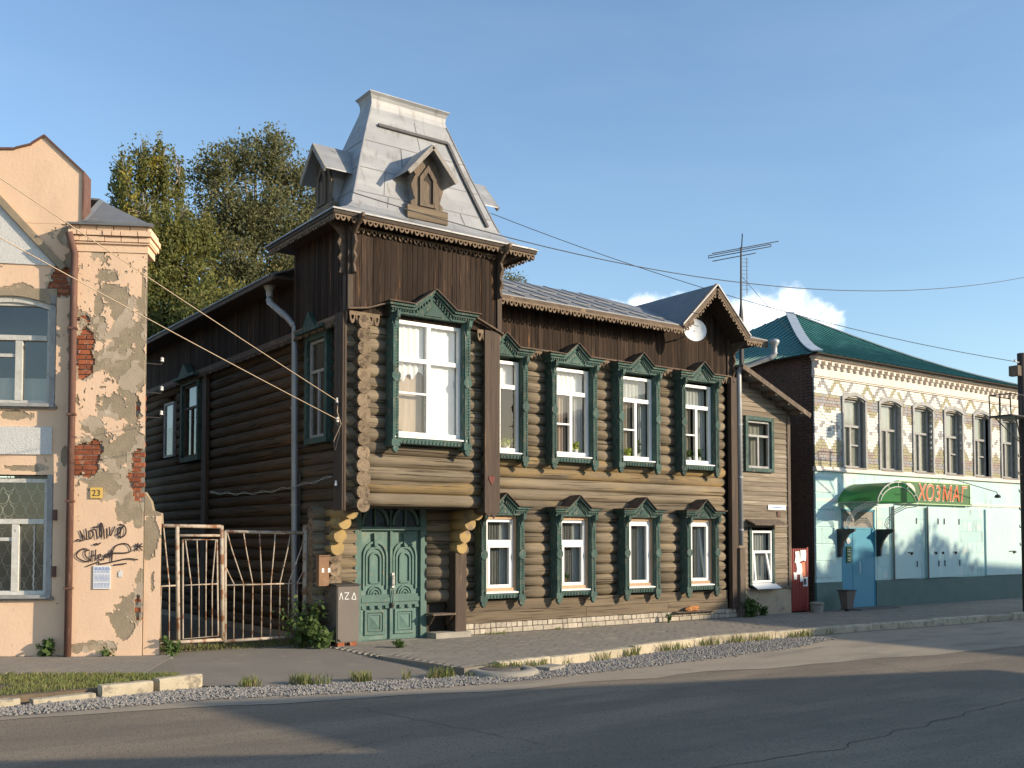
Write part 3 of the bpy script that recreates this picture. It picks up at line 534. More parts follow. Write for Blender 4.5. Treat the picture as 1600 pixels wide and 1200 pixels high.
# tower planking: front and left side
def planking(x0, x1, zb, zt, y, parent, pitch=.098, m='plank', th=.028):
    x = x0
    while x < x1 - .02:
        wd = pitch * random.uniform(.8, 1.2); xe = min(x + wd, x1); zz = zb(x) if callable(zb) else zb; zzt = zt((x + xe) / 2) if callable(zt) else zt
        cube('plank', x + .003, xe - .003, y - random.uniform(0, .007), y + th, zz + random.uniform(-.012, .004), zzt, m, parent); x = xe
planking(-2.84, .08, 5.36, 6.86, -1.2, tow)
FL = Matrix(((0, 1, 0, 0), (-1, 0, 0, 0), (0, 0, 1, 0), (0, 0, 0, 1)))          # local x -> -Y, local y -> +X (seen from the left)
FR = FL; planking(-.88, 1.17, 5.36, 6.86, -2.86, tow); FR = Matrix()
for x in np.linspace(-2.84, .06, 3)[[0, 2]]: cube('corner_board', x - .045, x + .045, -1.235, -1.205, 5.36, 6.84, 'plank_post', tow)
FR = FL; cube('corner_board', 1.08, 1.17, -2.895, -2.865, 5.36, 6.84, 'plank_post', tow); FR = Matrix()
# sawn brackets under the tower eave
def sawn_bracket(M):
    global FR
    old = FR; FR = M; mb = MB()
    mb.prism([(0, 0), (-.1, .02), (-.055, .16), (-.12, .26), (-.06, .36), (-.13, .5), (-.08, .62), (-.2, .74), (-.36, .84), (-.36, .9), (0, .9)], -.02, .02, 'x')
    # prism ax x: (a,u,v) -> x=a, y=u, z=v
    o = mb.build('sawn_bracket', 'trim', tow); FR = old; return o
for x in (-2.8, .04): sawn_bracket(Matrix.Translation((x, -1.23, 5.95)))
sawn_bracket(Matrix.Translation((-2.89, -1.12, 5.95)) @ Matrix.Rotation(R(-90), 4, 'Z')); sawn_bracket(Matrix.Translation((.1, -1.12, 5.95)) @ Matrix.Rotation(R(90), 4, 'Z'))
# lace aprons and little pent boards at the foot of the tower planks
lace((-2.86, -1.235, 5.36), (-2.32, -1.235, 5.36), .2, .09, 'lace', tow); lace((-.42, -1.235, 5.36), (.08, -1.235, 5.36), .2, .09, 'lace', tow)
lace((-2.88, -1.2, 5.36), (-2.88, .85, 5.36), .18, .09, 'lace', tow, (-1, 0, 0))
mb = MB(); mb.beam((-2.9, -1.26, 5.38), (-2.55, -1.28, 5.43), .09, .025, (0, 0, 1)); mb.beam((-2.55, -1.28, 5.43), (-2.2, -1.3, 5.56), .09, .025); mb.beam((-.5, -1.3, 5.54), (.1, -1.26, 5.33), .09, .025); mb.build('pent_board', 'trim', tow)
# ---- tower roof: flared steep sheet-metal cap
prof = [(6.86, 2.0, 1.33), (6.885, 2.0, 1.33), (6.96, 1.80, 1.13), (7.06, 1.60, .99), (7.17, 1.47, .90), (7.35, 1.395, .83), (8.2, 1.10, .52), (9.14, .765, .22), (9.23, .745, .21), (9.30, .752, .217), (9.36, .775, .24), (9.405, .81, .275), (9.415, .81, .275)]
TC = (-1.27, -.15)
mb = MB()
for (z, hx, hy) in prof:
    mb.v += [(TC[0] - hx, TC[1] - hy, z), (TC[0] + hx, TC[1] - hy, z), (TC[0] + hx, TC[1] + hy, z), (TC[0] - hx, TC[1] + hy, z)]
for i in range(len(prof) - 1):
    for k in range(4): j = (k + 1) % 4; mb.f.append((4 * i + k, 4 * i + j, 4 * i + 4 + j, 4 * i + 4 + k)); mb.m.append(0)
n_ = 4 * (len(prof) - 1); mb.f.append((n_, n_ + 1, n_ + 2, n_ + 3)); mb.m.append(0)
troof = mb.build('tower_roof', 'metalroof', H)
mb = MB(); mb.box(TC[0] - 1.98, TC[0] + 1.98, TC[1] - 1.31, TC[1] + 1.31, 6.80, 6.858); mb.build('soffit', 'soffit', troof)
def rp_(z, sx, face='f'):      # point on the steep roof: sx in -1..1 across the face
    hz = [p[0] for p in prof]; hx = np.interp(z, hz, [p[1] for p in prof]); hy = np.interp(z, hz, [p[2] for p in prof])
    return Vector((TC[0] + hx * sx, TC[1] - hy, z)) if face == 'f' else Vector((TC[0] - hx, TC[1] - hy * sx, z))
for z in (7.42, 7.9, 8.45):
    mb = MB(); mb.beam(rp_(z, -.97), rp_(z, .97), .012, .012, (0, -1, .3)); mb.build('seam', 'metaldark', troof)
    mb = MB(); mb.beam(rp_(z, -.95, 'l'), rp_(z, .95, 'l'), .012, .012, (-1, 0, .3)); mb.build('seam', 'metaldark', troof)
for k_, (z0_, z1_, sx_) in enumerate(((7.2, 7.42, -.55), (7.2, 7.42, .5), (7.42, 7.9, -.6), (7.9, 8.45, -.3), (7.9, 8.45, .45), (8.45, 9.05, .1))):
    mb = MB(); mb.beam(rp_(z0_, sx_), rp_(z1_, sx_ * .98), .01, .012, (0, -1, .3)); mb.build('seam', 'metaldark', troof)
W['channel'] = mat('dark_gutter_strip', (.10, .095, .09), (.075, .07, .068), (6, 6, 6), bump=.1, rnd=0, rough=.5)
mb = MB(); nrm = (0, -1, .3)
A = [rp_(8.80, -.78), rp_(8.80, .80)]; B = [rp_(8.80, .80), rp_(8.2, .815), rp_(7.6, .83), rp_(7.25, .835)]
for p, q in ((A[0], A[1]), (B[0], B[1]), (B[1], B[2]), (B[2], B[3])):
    mb.beam(p + Vector((0, -.02, 0)), q + Vector((0, -.02, 0)), .055, .05, nrm)
mb.build('snow_guard_strip', 'channel', troof)
for sx in (-1, 1):
    mb = MB(); mb.tube([rp_(z, sx) for z in (7.2, 7.35, 8.2, 9.0, 9.15)], .018, 6); mb.build('hip_roll', 'metalroof', troof)
e0 = TC[0] - 1.95; e1 = TC[0] + 1.95; f0 = TC[1] - 1.28; f1 = TC[1] + 1.28
lace((e0, f0, 6.80), (e1, f0, 6.80), .10, .095, 'lace', troof); lace((e0, f0, 6.80), (e0, f1, 6.80), .10, .095, 'lace', troof, (-1, 0, 0)); lace((e1, f0, 6.80), (e1, f1, 6.80), .10, .095, 'lace', troof, (1, 0, 0))
lace((-2.86, -1.225, 6.72), (.08, -1.225, 6.72), .1, .095, 'trim', troof)
def dormer(M):
    global FR
    old = FR; FR = M @ Matrix.Translation((0, 0, 7.09)) @ Matrix.Diagonal((.94, 1, .94, 1)) @ Matrix.Translation((0, 0, -7.09))
    mb = MB()
    body = [(-.33, 7.32), (-.34, 7.40), (-.26, 7.46), (-.31, 7.6), (-.34, 7.7), (-.29, 7.8), (-.24, 7.9), (-.30, 7.96), (-.30, 8.0), (0, 8.32), (.30, 8.0), (.30, 7.96), (.24, 7.9), (.29, 7.8), (.34, 7.7), (.31, 7.6), (.26, 7.46), (.34, 7.40), (.33, 7.32)]
    mb.prism(body, -.1, -.06); d = mb.build('dormer', 'greywood2', troof)
    mb = MB(); mb.box(-.24, .24, -.06, .5, 7.1, 7.95); mb.build('cheek', 'metalroof', d)
    mb = MB(); ol = [(-.17, 7.34), (.17, 7.34), (.17, 7.86), (0, 8.1), (-.17, 7.86)]; il = [(-.1, 7.40), (.1, 7.40), (.1, 7.83), (0, 7.97), (-.1, 7.83)]
    for i in range(5):
        j = (i + 1) % 5; mb.prism([ol[i], ol[j], il[j], il[i]], -.14, -.1)
    mb.build('lancet_frame', 'greywood2', d)
    mb = MB(); mb.prism(il, -.108, -.1); mb.build('lancet_shade_panel', 'dark', d)  # solid panel; the shade of the lancet recess is put into its dark colour
    mb = MB(); mb.prism([(-.1, 7.40), (.03, 7.40), (.03, 7.74), (-.02, 7.8), (-.1, 7.8)], -.122, -.109); mb.build('shutter_board', 'greywood2', d)
    for z in (7.09, 7.21): cube('base_plank', -.42, .42, -.13, -.02, z, z + .112, 'beam', d)
    mb = MB()
    for s in (-1, 1):
        a = Vector((0, 0, 8.42)); b = Vector((s * .52, 0, 7.84)); nn = Vector((0, 0, .022))
        q = [Vector((p.x, y, p.z)) for y in (-.3, .55) for p in (a, b)]
        mb.v += [tuple(p) for p in (q[0], q[1], q[3], q[2])] + [tuple(p + nn) for p in (q[0], q[1], q[3], q[2])]; k = len(mb.v) - 8
        for f in ((0, 1, 2, 3), (7, 6, 5, 4), (0, 4, 5, 1), (1, 5, 6, 2), (2, 6, 7, 3), (3, 7, 4, 0)): mb.f.append(tuple(k + i for i in f)); mb.m.append(0)
    mb.build('dormer_roof', 'metalroof', d)
    mb = MB()
    for s in (-1, 1): mb.beam((0, -.29, 8.385), (s * .5, -.29, 7.825), .03, .08, (0, 0, 1))
    mb.build('barge_board', 'oldgrey', d)
    FR = old
W['greywood2'] = mat('grey_weathered_wood', (.16, .122, .09), (.11, .085, .063), (12, 12, 1.5), (.215, .168, .122), (8, 8, 2), (.56, .7), (.05, .038, .03), (40, 40, 3), (.58, .66), bump=.6, bsc=(60, 60, 4), rnd=.12, rough=.92)
W['oldgrey'] = mat('weathered_edge', (.30, .28, .25), (.22, .2, .18), (8, 8, 8), bump=.2, rnd=.05)
dormer(Matrix.Translation((-1.36, -1.02, 0)))
dormer(Matrix.Translation((TC[0] - 1.44, -.15, 0)) @ FL)
dormer(Matrix.Translation((TC[0] + 1.44, -.15, 0)) @ Matrix(((0, -1, 0, 0), (1, 0, 0, 0), (0, 0, 1, 0), (0, 0, 0, 1))))
# ---- decorated windows
def deco_window(cx, z0, z1, w, Y, parent, style, hwc, ped=.30, tip=.27, gm='glass'):
    hw = w / 2; yg = Y - .15; mb = MB(); rect_frame(mb, cx - hw, cx + hw, z0, z1, yg - .035, yg + .045, .055)
    if style == 'tower':
        zt = z0 + .66 * (z1 - z0); mb.box(cx - hw + .055, cx + hw - .055, yg - .03, yg + .04, zt - .035, zt + .035); mb.box(cx - .035, cx + .035, yg - .031, yg + .041, z0 + .055, z1 - .055)
        zb = z0 + .37 * (z1 - z0); mb.box(cx - hw + .055, cx - .035, yg - .025, yg + .03, zb - .015, zb + .015)
    elif style == 'up':
        zt = z0 + .715 * (z1 - z0); mb.box(cx - hw + .055, cx + hw - .055, yg - .03, yg + .04, zt - .04, zt + .04); mb.box(cx - .03, cx + .03, yg - .031, yg + .041, z0 + .055, zt - .04)
        zb = z0 + .355 * (z1 - z0); mb.box(cx - hw + .055, cx - .03, yg - .025, yg + .03, zb - .015, zb + .015)
    elif style == 'low2':
        zt = z0 + .67 * (z1 - z0); mb.box(cx - hw + .055, cx + hw - .055, yg - .03, yg + .04, zt - .05, zt + .045); rect_frame(mb, cx - hw + .055, cx + hw - .055, z0 + .055, zt - .05, yg - .045, yg + .02, .045)
    elif style == 'low1': rect_frame(mb, cx - hw + .055, cx + hw - .055, z0 + .055, z1 - .055, yg - .045, yg + .02, .045)
    wn = mb.build('window', 'white', parent)
    pane(cx - hw + .03, cx + hw - .03, z0 + .03, z1 - .03, yg, gm, wn)
    mb = MB(); mb.prism([(yg - .15, z0 - .055), (yg - .15, z0 - .035), (yg, z0), (yg + .05, z0), (yg + .05, z0 - .055)], cx - hw - .05, cx + hw + .05, 'x'); mb.build('sill', 'white', wn)
    if style.startswith('low'):
        mb = MB(); rect_frame(mb, cx - hw - .075, cx + hw + .075, z0 - .03, z1 + .07, yg - .07, yg + .08, .07); mb.build('wood_liner', 'innerwood', wn)
    # casing: deep boards with carved rope strips and bosses
    ci = hwc - .13; yf = Y - .30
    for s in (-1, 1):
        mb = MB()
        a, b = sorted((cx + s * ci, cx + s * hwc)); mb.box(a, b, yf, Y - .05, z0 - .14, z1 + .14)
        mb.box(a + .012, a + .034, yf - .02, yf, z0 - .08, z1 - .1); mb.box(b - .034, b - .012, yf - .02, yf, z0 - .08, z1 - .1)
        z = z0 - .02; k = 0
        while z < z1 - .16:
            if abs(z - (z0 + z1) / 2 + .03) > .09: mb.prism([(a + .036, z), (a + .094, z + .032), (a + .094, z + .056), (a + .036, z + .024)], yf - .024, yf)
            z += .052
        zc = (z0 + z1) / 2; mb.prism([(a - .012, zc - .03), (a + .03, zc - .09), (b - .03, zc - .09), (b + .012, zc - .03), (b + .012, zc + .03), (b - .03, zc + .09), (a + .03, zc + .09), (a - .012, zc + .03)], yf - .035, yf)
        mb.box(a - .012, b + .012, yf - .03, Y - .05, z0 - .2, z0 - .1); mb.prism([(a + .02, z0 - .2), (b - .02, z0 - .2), (b - .01, z0 - .25), ((a + b) / 2, z0 - .31), (a + .01, z0 - .25)], yf - .02, yf + .05)
        # scroll brackets carrying the cornice
        for x0_ in ((a + .035,)): mb.prism([(yf, z1 - .2), (yf - .035, z1 - .13), (yf - .03, z1 - .06), (yf - .1, z1), (yf - .12, z1 + .1), (yf, z1 + .1)], x0_, x0_ + .06, 'x')
        cs = mb.build('casing', 'green', wn)
    mb = MB(); mb.box(cx - ci, cx + ci, yf + .02, Y - .05, z0 - .15, z0 - .055)
    n = int(2 * ci / .07)
    for i in range(n):
        x = cx - ci + (i + .5) * 2 * ci / n; mb.prism([(x - .02, z0 - .14), (x + .02, z0 - .14), (x, z0 - .085)], yf + .005, yf + .02)
    mb.build('apron_board', 'green', wn)
    # cornice with a little stepped pediment
    hc = hwc + .03; zc = z1 + .07; mb = MB()
    for k, (dz, th, dp, ex) in enumerate(((0, .075, .03, 0), (.075, .04, .07, .03), (.115, .045, .11, .07))):
        e = hc + ex; p = ped + ex * .5; path = [(-e, 0), (-p, 0), (0, tip), (p, 0), (e, 0)]
        for (u0, v0), (u1, v1) in zip(path, path[1:]):
            mb.prism([(cx + u0, zc + dz + v0), (cx + u1, zc + dz + v1), (cx + u1, zc + dz + v1 + th), (cx + u0, zc + dz + v0 + th)], yf - dp, Y - .04)
    mb.prism([(cx - ped, zc), (cx + ped, zc), (cx, zc + tip)], yf - .015, Y - .05)
    mb.prism([(cx - ped * .5, zc + .03), (cx + ped * .5, zc + .03), (cx, zc + tip * .62)], yf - .03, yf - .015)
    for s in (-1, 1):
        n = max(3, int((hc - ped) / .045))
        for i in range(n): x = cx + s * (ped + .02 + (i + .3) * (hc - ped) / n); mb.box(x - .011, x + .011, yf - .055, yf - .03, zc + .04, zc + .075)
        for i in range(6):
            t = (i + .7) / 7; x = cx + s * ped * (1 - t); mb.box(x - .011, x + .011, yf - .055, yf - .03, zc + tip * t + .025, zc + tip * t + .07)
    mb.build('cornice', 'green', wn)
    mb = MB(); e = hc + .1; p = ped + .04; path = [(-e, 0), (-p, 0), (0, tip), (p, 0), (e, 0)]
    for (u0, v0), (u1, v1) in zip(path, path[1:]):
        mb.prism([(cx + u0, zc + .162 + v0), (cx + u1, zc + .162 + v1), (cx + u1, zc + .178 + v1), (cx + u0, zc + .178 + v0)], yf - .15, Y - .04)
    mb.build('cornice_cap', 'trim', wn)
    return wn, cs
for i, c in enumerate(UPC):
    wn, _ = deco_window(c, UPZ[0], UPZ[1], .90, 0, H, 'up', .585, .27, .25, 'glassb' if i < 2 else 'glass')
    z0, z1 = UPZ
    if i == 0: curtain(c - .42, c + .42, 4.62, 5.06, -.03, 'curtain', wn, .012, 7); curtain(c - .42, c - .0, 3.42, 4.62, -.02, 'lacecurtain', wn, .015, 5)
    if i == 1: curtain(c - .42, c + .42, 4.63, 5.06, -.03, 'curtain', wn, .012, 7); curtain(c - .42, c - .03, 3.42, 4.6, -.05, 'browncurtain', wn, .02, 5); curtain(c + .16, c + .42, 3.42, 4.6, -.03, 'lacecurtain', wn, .02, 4)
    if i == 2: curtain(c - .42, c + .42, 4.63, 5.06, -.02, 'lacecurtain', wn, .012, 8); curtain(c - .42, c - .03, 3.42, 4.62, -.05, 'browncurtain', wn, .02, 4); curtain(c + .2, c + .42, 3.42, 4.6, -.04, 'lacecurtain', wn, .02, 3)
    if i == 3: curtain(c - .42, c + .42, 4.6, 5.06, -.02, 'lacecurtain', wn, .012, 8); curtain(c - .42, c - .05, 3.42, 4.6, -.05, 'browncurtain', wn, .02, 4); curtain(c + .1, c + .42, 3.42, 4.6, -.03, 'lacecurtain', wn, .02, 4)
for i, c in enumerate(LOC_):
    wn, _ = deco_window(c, LOWZ[0], LOWZ[1], .64, 0, H, 'low2' if i < 2 else 'low1', .50, .25, .24)
    curtain(c - .3, c + .08, LOWZ[0] + .05, LOWZ[1] - .05, -.03, 'darknet', wn, .012, 6)
    curtain(c + .09, c + .3, LOWZ[0] + .05, LOWZ[1] - .05, -.045, 'lacecurtain', wn, .01, 4)
    if i == 3:
        mb = MB(); x0 = c - .24
        for p, q in (((-.25, .88), (-.25, 2.04)), ((.25, .88), (.15, 2.04)), ((-.25, .88), (.25, .88)), ((-.25, 2.04), (.15, 2.04))): mb.beam((c + p[0], -.13 + .0, p[1]), (c + q[0], -.12 + (.1 if q[1] > 1.5 else 0), q[1]), .05, .05, (0, 1, 0))
        mb.build('tilted_sash', 'white', wn)
wn, _ = deco_window(-1.36, 3.45, 5.34, 1.29, -1.0, tow, 'tower', .76, .36, .30, 'glassb')
curtain(-1.98, -1.4, 4.72, 5.3, -1.08, 'curtain', wn, .01, 5); curtain(-1.33, -.76, 4.72, 5.3, -1.085, 'curtain', wn, .006, 3); curtain(-1.33, -.76, 3.5, 4.68, -1.08, 'curtain', wn, .006, 2)
curtain(-1.98, -1.4, 3.5, 4.7, -1.02, 'browncurtain', wn, .006, 2); curtain(-1.98, -1.4, 4.28, 4.7, -1.07, 'curtain', wn, .02, 5, .11)
# tower side window (old, green-grey) and side wall windows in the shade
def plain_window(x0, x1, z0, z1, y, parent, fm, cm, gm, cas=.1, mull=True, name='window'):
    mb = MB(); rect_frame(mb, x0, x1, z0, z1, y - .03, y + .04, .05)
    if mull: zt = z0 + .68 * (z1 - z0); mb.box(x0 + .05, x1 - .05, y - .03, y + .04, zt - .025, zt + .025); mb.box((x0 + x1) / 2 - .025, (x0 + x1) / 2 + .025, y - .028, y + .038, z0 + .05, zt - .025)
    wn = mb.build(name, fm, parent); pane(x0 + .03, x1 - .03, z0 + .03, z1 - .03, y, gm, wn)
    if cm:
        mb = MB(); rect_frame(mb, x0 - cas, x1 + cas, z0 - cas, z1 + cas, y - .09, y + .06, cas - .005); mb.build('casing', cm, wn)
    return wn
FR = FL
wn = plain_window(-.43, .23, 3.46, 5.12, -2.72, tow, 'greywood', 'green', 'glassd'); cube('shutter', -.40, .2, -2.71, -2.69, 3.5, 5.1, 'greywood2', wn)
mb = MB(); mb.prism([(-.62, 5.24), (.42, 5.24), (.42, 5.3), (.14, 5.3), (-.1, 5.58), (-.34, 5.3), (-.62, 5.3)], -2.95, -2.6); mb.build('cornice', 'green', wn)
wn = plain_window(-8.45, -7.75, 3.65, 4.92, -2.72, walls, 'greywood', None, 'glass', mull=False); curtain(-8.4, -7.8, 4.35, 4.9, -2.68, 'curtain', wn, .02, 4)
wn = plain_window(-7.0, -6.03, 3.55, 5.15, -2.72, walls, 'greywood2', 'green', 'glass'); curtain(-6.9, -6.1, 4.5, 5.1, -2.66, 'lacecurtain', wn, .02, 4)
mb = MB(); mb.prism([(-7.2, 5.27), (-5.85, 5.27), (-5.85, 5.33), (-6.17, 5.33), (-6.5, 5.58), (-6.83, 5.33), (-7.2, 5.33)], -2.95, -2.6); mb.build('cornice', 'green', wn)
cube('corner_board', -5.75, -5.5, -2.78, -2.7, .1, 5.4, 'plank_post', walls)
planking(-10.9, -.9, 5.36, 6.35, -2.78, walls, .11); cube('string_board', -10.9, -.9, -2.83, -2.79, 5.32, 5.38, 'trim', walls)
lace((-10.9, -2.82, 5.32), (-.9, -2.82, 5.32), .12, .11, 'trim', walls)
cube('corner_board', -1.02, -.84, -2.8, -2.72, .0, 2.9, 'greywood2', walls)
FR = Matrix()
# ---- front frieze
GX0, GX1, GT = 5.24, 7.24, 7.22
planking(.05, 7.25, 5.42, lambda x: 6.28 if x < 5.3 else 6.28 + max(0, .93 * (1 - abs(x - 6.24) / .95)), -.13, wallf, .1)
cube('frieze_ledge', .05, 7.3, -.2, -.13, 5.385, 5.415, 'trim', wallf)
for a, b in zip([.1] + [c + .72 for c in UPC], [c - .72 for c in UPC] + [7.3]):
    if b - a > .12: lace((a, -.17, 5.385), (b, -.17, 5.385), .17, .085, 'lace', wallf)
cube('corner_board', 7.14, 7.36, -.24, -.13, .2, 5.38, 'plank_post', wallf); cube('corner_board', 7.3, 7.36, -.13, .25, .2, 5.38, 'plank_post', wallf)
cube('corner_board', 7.12, 7.27, -.165, -.132, 5.42, 6.25, 'plank_post', wallf)
# ---- main roof
mb = MB(); E0 = -.62; EZ = 6.25; RY, RZ = 2.15, 7.40
def slab(mb, P, th=.03):
    k = len(mb.v); q = len(P); mb.v += [tuple(p) for p in P] + [(p[0], p[1], p[2] - th) for p in P]
    mb.f += [tuple(range(k, k + q)), tuple(range(k + 2 * q - 1, k + q - 1, -1))]; mb.m += [mb.k] * 2
    for i in range(q): j = (i + 1) % q; mb.f.append((k + i, k + q + i, k + q + j, k + j)); mb.m.append(mb.k)
kz = EZ + .4152 * .62; slab(mb, [(.1, E0, EZ), (5.22, E0, EZ), (5.22, RY, RZ), (.1, RY, RZ)]); slab(mb, [(5.221, 0, kz), (7.33, 0, kz), (5.221, RY, RZ)]); slab(mb, [(7.24, E0, EZ), (7.95, E0, EZ), (7.33, 0, kz), (7.24, 0, kz)]); slab(mb, [(7.95, E0, EZ), (7.95, 11.4, EZ), (5.2, 9, RZ), (5.2, RY, RZ)])
slab(mb, [(.1, RY, RZ), (5.2, RY, RZ), (5.2, 9, RZ), (-.5, 9, RZ), (-.5, RY, RZ)]); slab(mb, [(-3.27, 1.0, 6.36), (-3.27, 11.4, 6.36), (-.5, 9, RZ), (-.5, 1.0, RZ)]); slab(mb, [(-3.27, 11.4, 6.36), (7.95, 11.4, 6.3), (5.2, 9, RZ), (-.5, 9, RZ)])
roof = mb.build('roof', 'metaldark', H)
for x in np.arange(.55, 7.6, .52):
    t1 = 1 if x < 5.2 else max(0, (7.95 - x) / 2.75)
    if x > 5.0 and x < 7.5: t0 = .0; continue
    p = Vector((x, E0, EZ + .012)); q = Vector((x, E0 + (RY - E0) * t1, EZ + (RZ - EZ) * t1 + .012)); mb = MB(); mb.beam(p, q, .014, .014); mb.build('standing_seam', 'metaldark', roof)
mb = MB(); mb.beam((.1, -.1, 6.475), (5.2, -.1, 6.475), .012, .012); mb.beam((.1, 1.0, 6.93), (5.2, 1.0, 6.93), .012, .012); mb.build('cross_seam', 'metaldark', roof)
mb = MB(); mb.box(.1, 5.2, -.6, .05, 6.17, 6.215); mb.box(7.2, 7.9, -.6, 10.9, 6.17, 6.215); mb.box(-3.2, -2.6, .9, 11, 6.27, 6.32); mb.build('soffit', 'soffit', roof)
cube('fascia', .1, 5.24, -.635, -.6, 6.155, 6.225, 'trim', roof); lace((.1, -.63, 6.16), (5.24, -.63, 6.16), .12, .1, 'lace', roof)
cube('fascia', 7.22, 7.93, -.635, -.6, 6.155, 6.225, 'trim', roof); lace((7.22, -.63, 6.16), (7.93, -.63, 6.16), .12, .1, 'lace', roof); cube('fascia', 7.9, 7.935, -.6, 11, 6.155, 6.225, 'trim', roof)
cube('fascia', -3.25, -3.2, .9, 11, 6.25, 6.33, 'trim', roof)
# cross gable over the last window
mb = MB(); gx = (GX0 + GX1) / 2
for x1 in (GX0 - .06, GX1 + .06):
    slab(mb, [(gx, -.68, GT + .04), (x1, -.68, EZ - .0), (x1, .35, EZ - .0), (gx, 1.95, GT + .04)], .035)
gab = mb.build('gable_roof', 'metaldark', roof)
for s in (-1, 1):
    mb = MB(); mb.beam((gx, -.665, GT + .0), (gx + s * 1.03, -.665, EZ - .02), .03, .12); mb.build('barge_board', 'trim', gab)
    mb = MB(); mb.beam((gx, -.69, GT + .035), (gx + s * 1.06, -.69, EZ + .005), .02, .03); mb.build('metal_edge', 'metalroof', gab)
    lace((gx, -.66, GT - .08), (gx + s * .98, -.66, EZ - .07), .1, .1, 'lace', gab)
mb = MB()
for s in (-1, 1): mb.beam((gx + s * .02, -.35, GT - .06), (gx + s * .95, -.35, EZ + .02), .6, .02, (0, 0, 1))
mb.build('soffit', 'soffit', gab)
sawn_bracket(Matrix.Translation((7.25, -.16, 5.25)))
# ---- entrance doors
D = MB(); D.box(-2.14, -2.02, -.09, .08, 0, 2.44); D.box(-.84, -.72, -.09, .08, 0, 2.44); D.box(-2.02, -.84, -.08, .07, 2.36, 2.44); D.box(-2.05, -.81, -.11, .06, 1.90, 1.96); D.box(-2.02, -.84, -.02, .06, 0, .03)
dr = D.build('door', 'door', H)
mb = MB()
for x0, x1 in ((-2.02, -1.44), (-1.42, -.84)):
    cxm = (x0 + x1) / 2
    for k in range(12):
        a0 = math.pi * k / 12; a1 = math.pi * (k + 1) / 12; ro, ri = .27, .225
        mb.prism([(cxm + ro * math.cos(a0), 1.99 + 1.25 * ro * math.sin(a0)), (cxm + ro * math.cos(a1), 1.99 + 1.25 * ro * math.sin(a1)), (cxm + ri * math.cos(a1), 1.99 + 1.25 * ri * math.sin(a1)), (cxm + ri * math.cos(a0), 1.99 + 1.25 * ri * math.sin(a0))], -.06, -.02)
    mb.box(cxm - .015, cxm + .015, -.055, -.02, 1.96, 2.27)
mb.box(-1.44, -1.42, -.06, -.01, 1.96, 2.36); mb.build('transom_arches', 'door', dr); mb = MB(); mb.box(-2.02, -.84, -.018, .0, 1.96, 2.36); mb.build('transom_panel', 'glassd', dr)
mb = MB(); mb.box(-2.02, -.84, .02, .04, 1.96, 2.36); mb.build('transom_backing', 'dark', dr)
for x0, x1, yo in ((-2.015, -1.445, 0), (-1.425, -.845, .012)):
    mb = MB(); mb.box(x0, x1, -.03 + yo, .03 + yo, .02, 1.895); lf = mb.build('leaf', 'door', dr); c = (x0 + x1) / 2; hw = (x1 - x0) / 2; y0 = -.03 + yo
    mb = MB()
    for t, d_ in ((.225, .035), (.165, .025), (.10, .03)):
        zt = 1.45 if t > .2 else (1.42 if t > .13 else 1.40); zb = .88 if t > .2 else .95
        for s in (-1, 1): mb.box(c + s * t - .016, c + s * t + .016, y0 - d_, y0, zb if t > .13 else 1.0, zt)
        for k in range(10):
            a0 = math.pi * k / 10; a1 = math.pi * (k + 1) / 10; ro, ri = t + .016, t - .016
            mb.prism([(c + ro * math.cos(a0), zt + 1.1 * ro * math.sin(a0)), (c + ro * math.cos(a1), zt + 1.1 * ro * math.sin(a1)), (c + ri * math.cos(a1), zt + 1.1 * ri * math.sin(a1)), (c + ri * math.cos(a0), zt + 1.1 * ri * math.sin(a0))], y0 - d_, y0)
    mb.box(c - .1, c + .1, y0 - .03, y0, .98, 1.01)
    for ro in (.15, .10, .05):
        for k in range(8):
            a0 = math.pi * k / 8; a1 = math.pi * (k + 1) / 8; ri = ro - .025
            mb.prism([(c + ro * math.cos(a0), .80 + ro * math.sin(a0)), (c + ro * math.cos(a1), .80 + ro * math.sin(a1)), (c + ri * math.cos(a1), .80 + ri * math.sin(a1)), (c + ri * math.cos(a0), .80 + ri * math.sin(a0))], y0 - .03, y0)
    mb.prism([(c - .03, 1.62), (c + .03, 1.62), (c + .045, 1.85), (c - .045, 1.85)], y0 - .06, y0)
    mb.build('arched_moulding', 'door', lf)
    mb = MB(); mb.box(c - hw, c + hw, y0 - .03, y0, .735, .785); mb.box(c - hw + .01, c + hw - .01, y0 - .055, y0, .66, .735); mb.box(c - hw, c + hw, y0 - .035, y0, .60, .66)
    for s in (-.8, -.28, .28, .8): mb.box(c + s * hw - .04, c + s * hw + .04, y0 - .05, y0, .55, .60)
    mb.build('mid_rail', 'door', lf)
    mb = MB()
    rect_frame(mb, c - .2, c + .2, .10, .53, y0 - .03, y0, .05); rect_frame(mb, c - .135, c + .135, .165, .465, y0 - .022, y0, .03)
    k = len(mb.v); mb.v += [(c - .1, y0 - .004, .2), (c + .1, y0 - .004, .2), (c + .1, y0 - .004, .43), (c - .1, y0 - .004, .43), (c, y0 - .035, .315)]
    for f in ((0, 1, 4), (1, 2, 4), (2, 3, 4), (3, 0, 4)): mb.f.append(tuple(k + i for i in f)); mb.m.append(0)
    mb.build('lower_panel', 'door', lf)
mb = MB(); mb.box(-1.45, -1.405, -.075, -.03, .03, 1.89); mb.build('meeting_stile', 'door', dr)
mb = MB(); mb.tube([(-1.40, -.09, 1.12), (-1.40, -.13, 1.1), (-1.40, -.13, .96), (-1.40, -.09, .94)], .012, 6); mb.box(-1.425, -1.375, -.1, -.085, .9, 1.16); mb.build('handle', 'oldwhite', dr)
